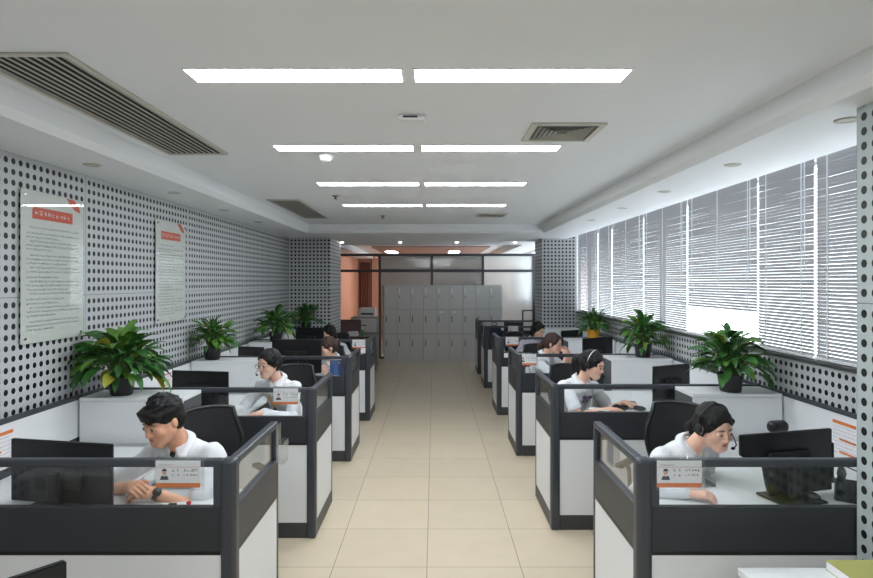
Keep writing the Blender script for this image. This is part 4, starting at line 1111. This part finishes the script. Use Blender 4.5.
def person(name, label, hip, neck, head, face, fdir, pitch, wR, wL, hR, hL, hair='bun', skin='skin', shirt='shirt', haircol='hair', h=0.005, sleeve='short', male=False, roll=0.0, poleR=None, poleL=None, seed=1, knees=None, extras=()):
    """hip/neck/head centres and wrists in room coordinates; face = direction the face looks, fdir = direction the chest faces"""
    hip = Vector(hip); neck = Vector(neck); head = Vector(head)
    base = Vector((hip.x, hip.y, 0)); root = empty(name, base, 0, label, 'person', 'seated office workers')
    fd = Vector((fdir[0], fdir[1], 0)).normalized(); rt = Vector((fd.y, -fd.x, 0))   # person's right
    up = (neck - hip).normalized(); fw = (fd - up * fd.dot(up)).normalized(); rt = (rt - up * rt.dot(up)).normalized()
    W = 1.0 if male else 0.9
    shR = neck - up * 0.070 + rt * 0.185 * W + fw * 0.005; shL = neck - up * 0.070 - rt * 0.185 * W + fw * 0.005
    wR = Vector(wR); wL = Vector(wL)
    poleR = poleR or (rt * 0.8 - up * 0.9); poleL = poleL or (-rt * 0.8 - up * 0.9)
    elR, wR = ik(shR, wR, 0.27, 0.245, poleR); elL, wL = ik(shL, wL, 0.27, 0.245, poleL)
    # legs
    hR_ = hip + rt * 0.09 - Vector((0, 0, 0.0)); hL_ = hip - rt * 0.09
    knR = Vector((hR_.x, hR_.y, 0.50)) + fd * 0.40 + rt * 0.04; knL = Vector((hL_.x, hL_.y, 0.50)) + fd * 0.40 - rt * 0.04
    anR = Vector((knR.x, knR.y, 0.09)) - fd * 0.08; anL = Vector((knL.x, knL.y, 0.09)) - fd * 0.02
    allp = [hip, neck, head, wR, wL, elR, elL, knR, knL, anR, anL, wR + Vector(hR[0]).normalized() * 0.2, wL + Vector(hL[0]).normalized() * 0.2, shR, shL]
    lo = [min(p[i] for p in allp) - 0.19 for i in range(3)]; hi = [max(p[i] for p in allp) + 0.19 for i in range(3)]; lo[2] = max(lo[2], -0.01)
    # head frame
    f = Vector((face[0], face[1], 0)).normalized(); r0 = Vector((f.y, -f.x, 0)); q = math.radians(pitch)
    f3 = f * math.cos(q) - Vector((0, 0, 1)) * math.sin(q); u3 = f * math.sin(q) + Vector((0, 0, 1)) * math.cos(q)
    if roll: r0, u3 = r0 * math.cos(roll) + u3 * math.sin(roll), u3 * math.cos(roll) - r0 * math.sin(roll)
    HR = Matrix(((r0.x, f3.x, u3.x), (r0.y, f3.y, u3.y), (r0.z, f3.z, u3.z)))   # local x right, y forward, z up
    S = 1.0 if male else 0.96
    H = lambda x, y, z: head + HR @ (Vector((x, y, z)) * S)
    B = Field(lo, hi, h)
    # trunk
    chest = neck.lerp(hip, 0.30); waist = neck.lerp(hip, 0.66); TR = Matrix(((rt.x, fw.x, up.x), (rt.y, fw.y, up.y), (rt.z, fw.z, up.z)))
    B.ell(chest, (0.150 * W, 0.098, 0.17), TR, 0.03); B.ell(waist, (0.125 * W, 0.09, 0.16), TR, 0.05); B.ell(hip, (0.155, 0.105, 0.11), TR, 0.05)
    B.cap(shR, shL, 0.052 * W, 0.052 * W, 0.05)
    nt = head + HR @ Vector((0, -0.03, -0.04))
    B.cap(neck - up * 0.05, nt, 0.056 if male else 0.047, 0.052 if male else 0.044, 0.02)
    for a, e, w_ in ((shR, elR, wR), (shL, elL, wL)):
        B.cap(a, e, 0.047 * W, 0.038 * W, 0.02); B.cap(e, w_, 0.038 * W, 0.025 * W, 0.008)
    for a, kn, an in ((hR_, knR, anR), (hL_, knL, anL)):
        B.cap(a, kn, 0.078, 0.052, 0.03); B.cap(kn, an, 0.05, 0.034, 0.01); B.cap(an, an + fd * 0.14 - Vector((0, 0, 0.045)), 0.034, 0.026, 0.01)
    # head
    B.ell(H(0, -0.012, 0.028), (0.076 * S, 0.096 * S, 0.088 * S), HR, 0.01)
    B.ell(H(0, 0.030, -0.040), (0.060 * S, 0.062 * S, 0.068 * S), HR, 0.03)
    B.cap(H(-0.012, 0.066, -0.092), H(0.012, 0.066, -0.092), 0.021 * S, 0.021 * S, 0.03)
    for sx in (-1, 1):
        B.cap(H(sx * 0.055, 0.01, -0.045), H(sx * 0.018, 0.06, -0.088), 0.020 * S, 0.018 * S, 0.025)
        B.ell(H(sx * 0.040, 0.062, -0.028), (0.022, 0.018, 0.022), HR, 0.02)
    B.cap(H(-0.036, 0.070, 0.026), H(0.036, 0.070, 0.026), 0.012, 0.012, 0.015)
    for sx in (-1, 1): B.ell(H(sx * 0.031, 0.092, 0.003), (0.017, 0.010, 0.010), HR, 0.010, True)
    B.cap(H(0, 0.082, 0.016), H(0, 0.104, -0.026), 0.0075, 0.011, 0.010)
    for sx in (-1, 1): B.ell(H(sx * 0.0115, 0.095, -0.030), (0.009, 0.010, 0.007), HR, 0.006)
    B.cap(H(-0.016, 0.082, -0.058), H(0.016, 0.082, -0.058), 0.010, 0.010, 0.010)
    for sx in (-1, 1): B.ell(H(sx * 0.077, -0.006, -0.006), (0.009, 0.017, 0.027), HR, 0.006)
    for sx in (-1, 1): B.ell(H(sx * 0.031, 0.080, 0.003), (0.0145, 0.012, 0.0085), HR, 0.002)  # eyelids
    hand(B, wR, *hR[:3], curl=hR[3], sc=1.0 if male else 0.92); hand(B, wL, *hL[:3], curl=hL[3], sc=1.0 if male else 0.92)
    body = B.mesh('body', M[skin], root, base)
    L_ = lambda p: Vector(p) - base
    def hb(x, y, z): return Matrix.Translation(L_(H(x, y, z))) @ HR.to_4x4()
    # face details
    for sx in (-1, 1):
        e = MB(); e.ell((0, 0, 0), (0.0125, 0.008, 0.0052), hb(sx * 0.031, 0.0865, 0.002), 16, 10); e.build('eye', M['eye_white'], root)
        o = MB(); o.ell((0, 0, 0), (0.0058, 0.004, 0.0050), hb(sx * 0.031, 0.0925, 0.001), 12, 8); o.build('iris', M['iris'], root)
        o = MB(); pts = [L_(H(sx * 0.015, 0.0925, 0.0275)), L_(H(sx * 0.030, 0.0895, 0.0305)), L_(H(sx * 0.048, 0.077, 0.023))]
        o.tube(pts, [0.0020, 0.0024, 0.0010], 6).build('eyebrow', M[haircol], root)
        o = MB(); pts = [L_(H(sx * 0.017, 0.0925, 0.0045)), L_(H(sx * 0.031, 0.0965, 0.0082)), L_(H(sx * 0.046, 0.087, 0.004))]
        o.tube(pts, [0.0012, 0.0018, 0.0012], 6).build('eyelashes', M['iris'], root)
    li = MB(); li.ell((0, 0, 0), (0.019, 0.006, 0.0042), hb(0, 0.0905, -0.0545), 16, 8); li.ell((0, 0, 0), (0.016, 0.0065, 0.0050), hb(0, 0.090, -0.0625), 16, 8); li.build('lips', M['lips'], root)
    # hair
    hh = 0.004 if h <= 0.0045 else 0.006
    hl = [head[i] - 0.22 for i in range(3)]; hu = [head[i] + 0.19 for i in range(3)]
    if hair in ('pony', 'lowpony'): hl = [head[i] - 0.40 for i in range(3)]; hu = [head[i] + 0.30 for i in range(3)]
    G = Field(hl, hu, hh)
    if hair == 'man':
        G.ell(H(0, -0.018, 0.043), (0.084, 0.104, 0.086), HR, 0.01); G.ell(H(0, -0.05, -0.01), (0.080, 0.072, 0.075), HR, 0.02)
        G.ell(H(0, 0.14, -0.045), (0.090, 0.085, 0.092), HR, 0.006, True); G.ell(H(0, 0.05, -0.085), (0.12, 0.085, 0.075), HR, 0.01, True)
        G.cap(H(-0.05, 0.060, 0.060), H(0.052, 0.060, 0.066), 0.020, 0.022, 0.02)
        for sx in np.linspace(-0.06, 0.06, 9):   # fringe strands
            G.cap(H(sx * 0.9, 0.074, 0.068), H(sx * 1.05 + 0.006, 0.092 - abs(sx) * 0.38, 0.036 + 0.008 * math.sin(sx * 90)), 0.010, 0.004, 0.010)
        rs = random.Random(3)
        for _ in range(46):   # tufts on the crown
            a = rs.uniform(0, 6.28); e = rs.uniform(0.1, 1.4); c = Vector((0.080 * math.cos(a) * math.cos(e), -0.015 + 0.10 * math.sin(a) * math.cos(e), 0.05 + 0.083 * math.sin(e)))
            t = c + Vector((0.01 * rs.uniform(-1, 1), 0.030, 0.012 * rs.uniform(-0.6, 1)));
            if c.y > 0.07 and c.z < 0.06: continue
            G.cap(H(*c), H(*t), 0.008, 0.003, 0.012)
    else:
        G.ell(H(0, -0.020, 0.036), (0.083, 0.102, 0.090), HR, 0.01); G.ell(H(0, -0.045, -0.01), (0.082, 0.075, 0.075), HR, 0.02)
        G.ell(H(0, 0.138, -0.020), (0.072, 0.086, 0.112), HR, 0.012, True); G.ell(H(0, 0.065, -0.11), (0.11, 0.10, 0.085), HR, 0.01, True)
        G.ell(H(0, -0.03, 0.140), (0.006, 0.10, 0.020), HR, 0.006, True)   # parting
        for sx in (-1, 1): G.cap(H(sx * 0.070, 0.045, 0.05), H(sx * 0.080, 0.012, -0.035), 0.011, 0.006, 0.012)
        if hair == 'bun': G.ell(H(0, -0.135, 0.0), (0.042, 0.036, 0.040), HR, 0.01)
        if hair == 'lowpony':
            G.ell(H(0.0, -0.115, -0.01), (0.026, 0.030, 0.028), HR, 0.01)
            p0 = H(0.0, -0.12, -0.015); bk = -fd
            G.cap(p0, p0 + bk * 0.05 + Vector((0, 0, -0.06)), 0.030, 0.034, 0.015); G.cap(p0 + bk * 0.05 + Vector((0, 0, -0.06)), p0 + bk * 0.06 + Vector((0, 0, -0.16)), 0.034, 0.012, 0.015)
        if hair == 'pony':
            p0 = H(0, -0.112, 0.03); bk = -fd
            G.cap(p0, p0 + bk * 0.07 + Vector((0, 0, -0.04)), 0.030, 0.042, 0.015); G.cap(p0 + bk * 0.07 + Vector((0, 0, -0.04)), p0 + bk * 0.09 + Vector((0, 0, -0.17)), 0.044, 0.036, 0.015)
            G.cap(p0 + bk * 0.09 + Vector((0, 0, -0.17)), p0 + bk * 0.08 + Vector((0, 0, -0.27)), 0.036, 0.010, 0.015)
        if hair == 'bob':
            for sx in (-1, 1): G.cap(H(sx * 0.078, -0.02, 0.03), H(sx * 0.082, -0.01, -0.09), 0.022, 0.016, 0.02)
            G.ell(H(0, -0.07, -0.06), (0.085, 0.055, 0.07), HR, 0.02)
    G.wrinkle(0.0014 if male else 0.0022, 95, seed)
    G.mesh('hair', M[haircol], root, base)
    # shirt
    C = Field(lo, hi, h); o_ = 0.013
    C.ell(chest, (0.162 * W, 0.112, 0.175), TR, 0.03); C.ell(waist, (0.145 * W, 0.108, 0.17), TR, 0.05); C.ell(hip + up * 0.04, (0.165, 0.118, 0.09), TR, 0.05)
    C.cap(shR, shL, 0.062 * W, 0.062 * W, 0.05); C.cap(neck - up * 0.07, neck - up * 0.005, 0.080, 0.056, 0.02)
    for a, e, w_ in ((shR, elR, wR), (shL, elL, wL)):
        if sleeve == 'short':
            m_ = a.lerp(e, 0.74); C.cap(a, m_, 0.062 * W, 0.063 * W, 0.025)
        else:
            C.cap(a, e, 0.062 * W, 0.052 * W, 0.025); C.cap(e, w_.lerp(e, 0.08), 0.052 * W, 0.038, 0.012)
    C.wrinkle(0.0045, 26, seed); C.wrinkle(0.002, 60, seed + 9)
    if sleeve == 'short':
        for a, e in ((shR, elR), (shL, elL)):
            # hollow the sleeve end so that it closes as a hem, not a dome
            u = (e - a).normalized(); m_ = a.lerp(e, 0.74); C.cap(m_ + u * 0.060, m_ + u * 0.085, 0.060, 0.060, 0.002, True)
            C.cap(m_ + u * 0.02, m_ + u * 0.06, 0.047 * W, 0.047 * W, 0.002, True)
    nd = (nt - neck).normalized()
    C.cap(neck + nd * 0.045, neck + nd * 0.12, 0.055, 0.065, 0.004, True)
    C.ell(neck + nd * 0.035 + fw * 0.085, (0.030, 0.045, 0.055), TR, 0.006, True)
    sh = C.mesh('shirt', M[shirt], root, base)
    # collar: two folded leaves open at the throat
    cb = MB(); n_ = 28; vs = []; fs = []
    for i in range(n_ + 1):
        a = math.radians(28 + 304 * i / n_)   # 0 = throat
        dr = fw * math.cos(a) + rt * math.sin(a); ap = 0.5 * (1 + math.cos(a)); ap2 = max(0.0, math.cos(a)) ** 2
        c0 = neck + nd * 0.012
        p0 = c0 + dr * (0.060) + up * (0.018 - 0.030 * ap); p1 = c0 + dr * (0.070) + up * (0.034 - 0.034 * ap)
        p2 = c0 + dr * (0.094 + 0.030 * ap2) + up * (-0.010 - 0.060 * ap2 - 0.012 * ap) + fw * 0.022 * ap2
        vs += [L_(p0), L_(p1), L_(p2)]
    for i in range(n_): fs += [(i * 3, i * 3 + 1, i * 3 + 4, i * 3 + 3), (i * 3 + 1, i * 3 + 2, i * 3 + 5, i * 3 + 4)]
    cb.add(vs, fs, True); co = cb.build('collar', M[shirt], sh)
    so = co.modifiers.new('solid', 'SOLIDIFY'); so.thickness = 0.004; so.offset = 0
    # trousers and shoes
    T = Field(lo, hi, max(h, 0.006)); T.ell(hip - up * 0.01, (0.163, 0.114, 0.105), TR, 0.04)
    for a, kn, an in ((hR_, knR, anR), (hL_, knL, anL)): T.cap(a, kn, 0.088, 0.064, 0.03); T.cap(kn, an, 0.062, 0.050, 0.015)
    T.wrinkle(0.003, 30, 5); T.mesh('trousers', M['trousers'], root, base)
    for an in (anR, anL):
        b = Field(np.array(an) - 0.22, np.array(an) + 0.26, 0.006); b.cap(an - Vector((0, 0, 0.042)), an + fd * 0.15 - Vector((0, 0, 0.052)), 0.040, 0.034, 0.02); b.cap(an, an - Vector((0, 0, 0.04)), 0.043, 0.042, 0.02)
        b.plane_cut((0, 0, 0.004), (0, 0, -1)); b.mesh('shoe', M['black'], root, base)
    return dict(root=root, base=base, H=H, HR=HR, L=L_, hb=hb, fw=fw, rt=rt, up=up, neck=neck, chest=chest, TR=TR, wR=wR, wL=wL, elR=elR, elL=elL, shirt=sh, S=S)

def headset(P, label, side=1, white=False):
    o = P['H'](0, 0, 0); root = empty('headset', o, 0, label, 'headset', 'telephone headsets')
    H = lambda x, y, z: P['H'](x, y, z) - o
    MB().tube([H(0.093 * math.cos(a), -0.015, 0.036 + 0.094 * math.sin(a)) for a in [PI * k / 18 for k in range(19)]], 0.0035, 8).build('headband', M['white'] if white else M['black'], root)
    T4 = P['HR'].to_4x4()
    for sx in (-1, 1):
        MB().ell((0, 0, 0), (0.010, 0.024, 0.026), Matrix.Translation(H(sx * 0.092, -0.006, -0.002)) @ T4).build('ear_cushion', M['matte_black'], root)
    MB().tube([H(side * 0.092, 0.0, -0.02), H(side * 0.098, 0.045, -0.052), H(side * 0.080, 0.090, -0.070), H(side * 0.045, 0.112, -0.070)], 0.003, 8).build('boom', M['black'], root)
    MB().ell((0, 0, 0), (0.012, 0.008, 0.008), Matrix.Translation(H(side * 0.040, 0.112, -0.070)) @ T4).build('microphone', M['matte_black'], root)
def glasses(P, label):
    o = P['H'](0, 0, 0); root = empty('eyeglasses', o, 0, label, 'glasses', None)
    H = lambda x, y, z: P['H'](x, y, z) - o
    for sx in (-1, 1):
        MB().tube([H(sx * 0.032 + 0.023 * math.cos(a), 0.108, 0.002 + 0.018 * math.sin(a)) for a in [2 * PI * k / 18 for k in range(19)]], 0.0016, 6).build('rim', M['ink'], root)
        MB().tube([H(sx * 0.055, 0.107, 0.005), H(sx * 0.088, 0.04, 0.006), H(sx * 0.088, -0.01, 0.004)], 0.0015, 6).build('temple', M['ink'], root)
        b = MB(); b.add([H(sx * 0.032 + 0.022 * math.cos(a), 0.108, 0.002 + 0.017 * math.sin(a)) for a in [2 * PI * k / 16 for k in range(16)]], [tuple(range(16))]); b.build('lens', M['glass'], root)
    MB().tube([H(-0.009, 0.108, 0.004), H(0, 0.110, 0.007), H(0.009, 0.108, 0.004)], 0.0015, 6).build('bridge', M['ink'], root)

Z = (0, 0, 1)
HI = 0.0038; LOWR = 0.007
# front left: the man with the wristwatch, hands clasped
p1 = person('person', 'man in white short-sleeved shirt with a black wristwatch, looking down at clasped hands', (-1.22, 3.42, 0.54), (-1.335, 3.17, 0.975), (-1.375, 3.08, 1.122),
            (-0.45, -0.89), (-0.28, -0.96), 20, (-1.50, 3.0, 0.815), (-1.375, 2.965, 0.798), ((0.5, -0.55, 0.15), (-0.55, -0.3, 0.8), (0.3, 0.2, 1), 0.75), ((-0.9, -0.15, 0.05), (0.1, -0.6, 0.8), (0.2, 0.2, 1), 0.8),
            hair='man', skin='skin_man', h=HI, male=True, poleR=Vector((-0.9, 0.0, -0.6)), poleL=Vector((0.95, 0.1, -0.55)), seed=2)
# watch
wl, el = p1['wL'], p1['elL']; u = (el - wl).normalized(); c = wl + u * 0.022
root = empty('wristwatch', c, 0, 'black wristwatch on the wrist of the man at front left', 'watch')
Q = u.to_track_quat('Z', 'Y').to_matrix().to_4x4()
MB().lathe([(0.029, -0.012), (0.033, -0.011), (0.033, 0.011), (0.029, 0.012), (0.029, -0.012)], 24, M=Q).build('strap', M['watch'], root)
v = Vector((0, -0.75, 0.66)); v = (v - u * v.dot(u)).normalized(); Qv = v.to_track_quat('Z', 'Y').to_matrix().to_4x4()
MB().lathe([(0.001, 0.043), (0.018, 0.043), (0.021, 0.040), (0.021, 0.028), (0.001, 0.028)], 24, M=Qv).build('case', M['black'], root)
MB().lathe([(0.001, 0.0436), (0.016, 0.0434)], 20, M=Qv).build('dial', M['ink'], root)
# dark undershirt at the throat
b = MB(); b.ell((0, 0, 0), (0.026, 0.016, 0.034), Matrix.Translation(p1['L'](p1['neck'] + p1['fw'] * 0.056 - p1['up'] * 0.025)) @ p1['TR'].to_4x4()); b.build('undershirt', M['matte_black'], p1['root'])
# front right: woman with headset
p2 = person('person', 'woman in long-sleeved white shirt with low ponytail and headset, front right desk', (1.24, 3.52, 0.54), (1.385, 3.27, 0.935), (1.462, 3.165, 1.070),
            (0.27, -0.96), (0.40, -0.92), 17, (1.255, 2.99, 0.79), (1.52, 3.27, 0.64), ((0.85, -0.4, 0.0), (0.1, -0.35, 0.9), (-0.2, 0.8, 0.3), 0.55), ((0.7, -0.5, 0), Z, (-1, -0.2, 0), 0.35),
            hair='lowpony', h=HI, sleeve='long', poleR=Vector((-0.95, -0.25, -0.5)), poleL=Vector((0.2, 0.6, -0.8)), seed=4, roll=-0.06)
headset(p2, 'black headset with microphone boom on the woman at front right', -1)
# second left
p3 = person('person', 'person in white shirt with glasses and a yellow lanyard, second cubicle on the left', (-1.22, 5.33, 0.54), (-1.325, 5.10, 1.0), (-1.365, 5.02, 1.150),
            (-0.52, -0.85), (-0.40, -0.92), 10, (-1.62, 4.87, 0.79), (-1.36, 4.80, 0.79), ((-0.3, -0.9, 0), Z, (0.9, 0, 0), 0.4), ((-0.6, -0.6, 0), Z, (-0.7, 0.3, 0), 0.4),
            hair='bun', h=0.005, sleeve='long', seed=6)
glasses(p3, 'thin glasses on the face of the person with a lanyard')
headset(p3, 'black headset worn by the person with the yellow lanyard', 1)
root = empty('lanyard', p3['chest'], 0, 'yellow and black lanyard hanging on a white shirt', 'lanyard')
q = lambda a, b_, c_: p3['rt'] * a + p3['fw'] * b_ + p3['up'] * c_
MB().tube([q(0.05, 0.05, 0.15), q(0.03, 0.115, 0.05), q(0, 0.128, -0.03)], 0.005, 6).build('strap', M['yellowpot'], root)
MB().tube([q(-0.05, 0.05, 0.15), q(-0.03, 0.115, 0.05), q(0, 0.128, -0.03)], 0.005, 6).build('strap', M['yellowpot'], root)
b = MB(); b.ell((0, 0, 0), (0.012, 0.006, 0.02), Matrix.Translation(q(0, 0.131, -0.05)) @ p3['TR'].to_4x4()); b.build('clip', M['matte_black'], root)
# second right: ponytail, purple bow
p4 = person('person', 'woman in white shirt with a long black ponytail and a purple bow at the collar', (1.13, 5.34, 0.54), (1.265, 5.19, 0.985), (1.335, 5.11, 1.130),
            (0.76, -0.65), (0.45, -0.89), 18, (1.42, 4.93, 0.79), (1.625, 5.16, 0.80), ((0.9, -0.1, 0), Z, (0, 0.9, 0), 0.35), ((0.85, -0.45, -0.1), Z, (-0.4, -0.9, 0), 0.45),
            hair='pony', h=0.005, seed=8)
headset(p4, 'white banded headset on the woman with the purple bow', -1, True)
bw = MB()
for sx in (-1, 1):
    bw.ell((sx * 0.028, 0, 0.004), (0.026, 0.009, 0.016), Matrix.Translation(p4['L'](p4['neck'] + p4['fw'] * 0.128 - p4['up'] * 0.09)) @ p4['TR'].to_4x4())
    bw.ell((sx * 0.016, -0.002, -0.030), (0.011, 0.007, 0.028), Matrix.Translation(p4['L'](p4['neck'] + p4['fw'] * 0.128 - p4['up'] * 0.09)) @ p4['TR'].to_4x4())
bw.ell((0, 0.004, 0), (0.010, 0.010, 0.011), Matrix.Translation(p4['L'](p4['neck'] + p4['fw'] * 0.128 - p4['up'] * 0.09)) @ p4['TR'].to_4x4())
bw.build('bow', M['purple'], p4['root'])
# third right: hands at her face, phone
p5 = person('person', 'woman in white shirt with brown hair and glasses, both hands raised to her face', (1.14, 7.22, 0.54), (1.30, 7.06, 0.985), (1.375, 6.98, 1.120),
            (0.84, -0.54), (0.82, -0.56), 12, (1.49, 6.84, 0.965), (1.57, 7.06, 0.99), ((-0.12, 0.25, 0.9), (0.5, -0.8, 0), (0.9, 0.3, 0), 0.7), ((-0.55, 0.05, 0.8), (0.8, 0.5, 0.2), (-0.3, -0.9, 0), 0.6),
            hair='lowpony', haircol='hair_brown', h=0.006, poleR=Vector((0, -0.2, -1)), poleL=Vector((0.4, 0.2, -1)), seed=10)
glasses(p5, 'reddish glasses on the woman holding a phone')
c = p5['H'](-0.108, 0.03, -0.02)
root = empty('mobile_phone', c, 0.4, 'dark mobile phone held near the face of the woman with brown hair', 'phone')
MB().box(-0.005, 0.005, -0.035, 0.035, -0.07, 0.07, 0.003).build('case', M['black'], root); MB().box(-0.0056, -0.005, -0.031, 0.031, -0.064, 0.064).build('screen', M['screen'], root)
# third left, behind the big monitor
p6 = person('person', 'person in white shirt with brown hair mostly hidden behind the large left monitor', (-1.13, 7.14, 0.54), (-1.17, 6.94, 0.955), (-1.205, 6.87, 1.085),
            (-0.80, -0.60), (-0.5, -0.86), 16, (-1.18, 6.62, 0.80), (-1.08, 6.64, 0.86), ((-0.1, -0.3, 0.9), (0.5, -0.5, 0.3), (1, 0, 0), 0.6), ((-0.3, -0.4, 0.6), (0.5, -0.5, 0.3), (-1, 0, 0), 0.5),
            hair='bun', haircol='hair_brown', h=LOWR, sleeve='long', seed=12)
# fourth left
p7 = person('person', 'dark-haired person at the farthest left desk, looking at the monitor', (-1.36, 8.92, 0.54), (-1.46, 8.72, 0.96), (-1.505, 8.64, 1.095),
            (-0.80, -0.60), (-0.5, -0.86), 12, (-1.6, 8.5, 0.80), (-1.35, 8.45, 0.80), ((-0.3, -0.9, 0), Z, (0.9, 0, 0), 0.4), ((-0.4, -0.8, 0), Z, (-0.9, 0, 0), 0.4),
            hair='bob', h=LOWR, seed=14)
# fourth right
p8 = person('person', 'dark-haired person in pale lilac shirt leaning forward at the far right', (1.38, 9.20, 0.54), (1.485, 9.00, 0.975), (1.535, 8.93, 1.115),
            (0.62, -0.78), (0.45, -0.89), 20, (1.40, 8.78, 0.80), (1.70, 8.80, 0.80), ((0.5, -0.8, 0), Z, (0.7, 0.5, 0), 0.4), ((0.2, -0.9, 0), Z, (-0.9, 0, 0), 0.4),
            hair='bob', h=LOWR, shirt='shirt_lilac', seed=16)
# chairs, one per worker
ch0 = make_chair()
spec = [(-1.23, 3.58, 0.75, 'black mesh office chair behind the man with the wristwatch', 1),
        (1.42, 3.72, -0.70, 'black mesh office chair with armrests behind the woman at front right', 1),
        (-1.24, 5.48, 0.30, 'black mesh office chair of the person with a lanyard', 1),
        (1.25, 5.50, -0.10, 'black mesh office chair of the woman with the purple bow', 1),
        (1.25, 7.36, -0.2, 'black mesh office chair of the woman holding a phone', 1),
        (-1.24, 7.24, 0.2, 'black mesh office chair behind the large left monitor', 1),
        (-1.42, 9.0, 0.2, 'black mesh office chair at the farthest left desk', 1),
        (1.35, 9.25, 0.45, 'black mesh office chair of the person in pale lilac', 1)]
for i, (x, y, t, l, _) in enumerate(spec):
    o = ch0 if i == 0 else copy_tree(ch0)
    o.location = (x, y, 0); o.rotation_euler = (0, 0, PI + t); tag(o, l, 'chair', 'black office chairs')
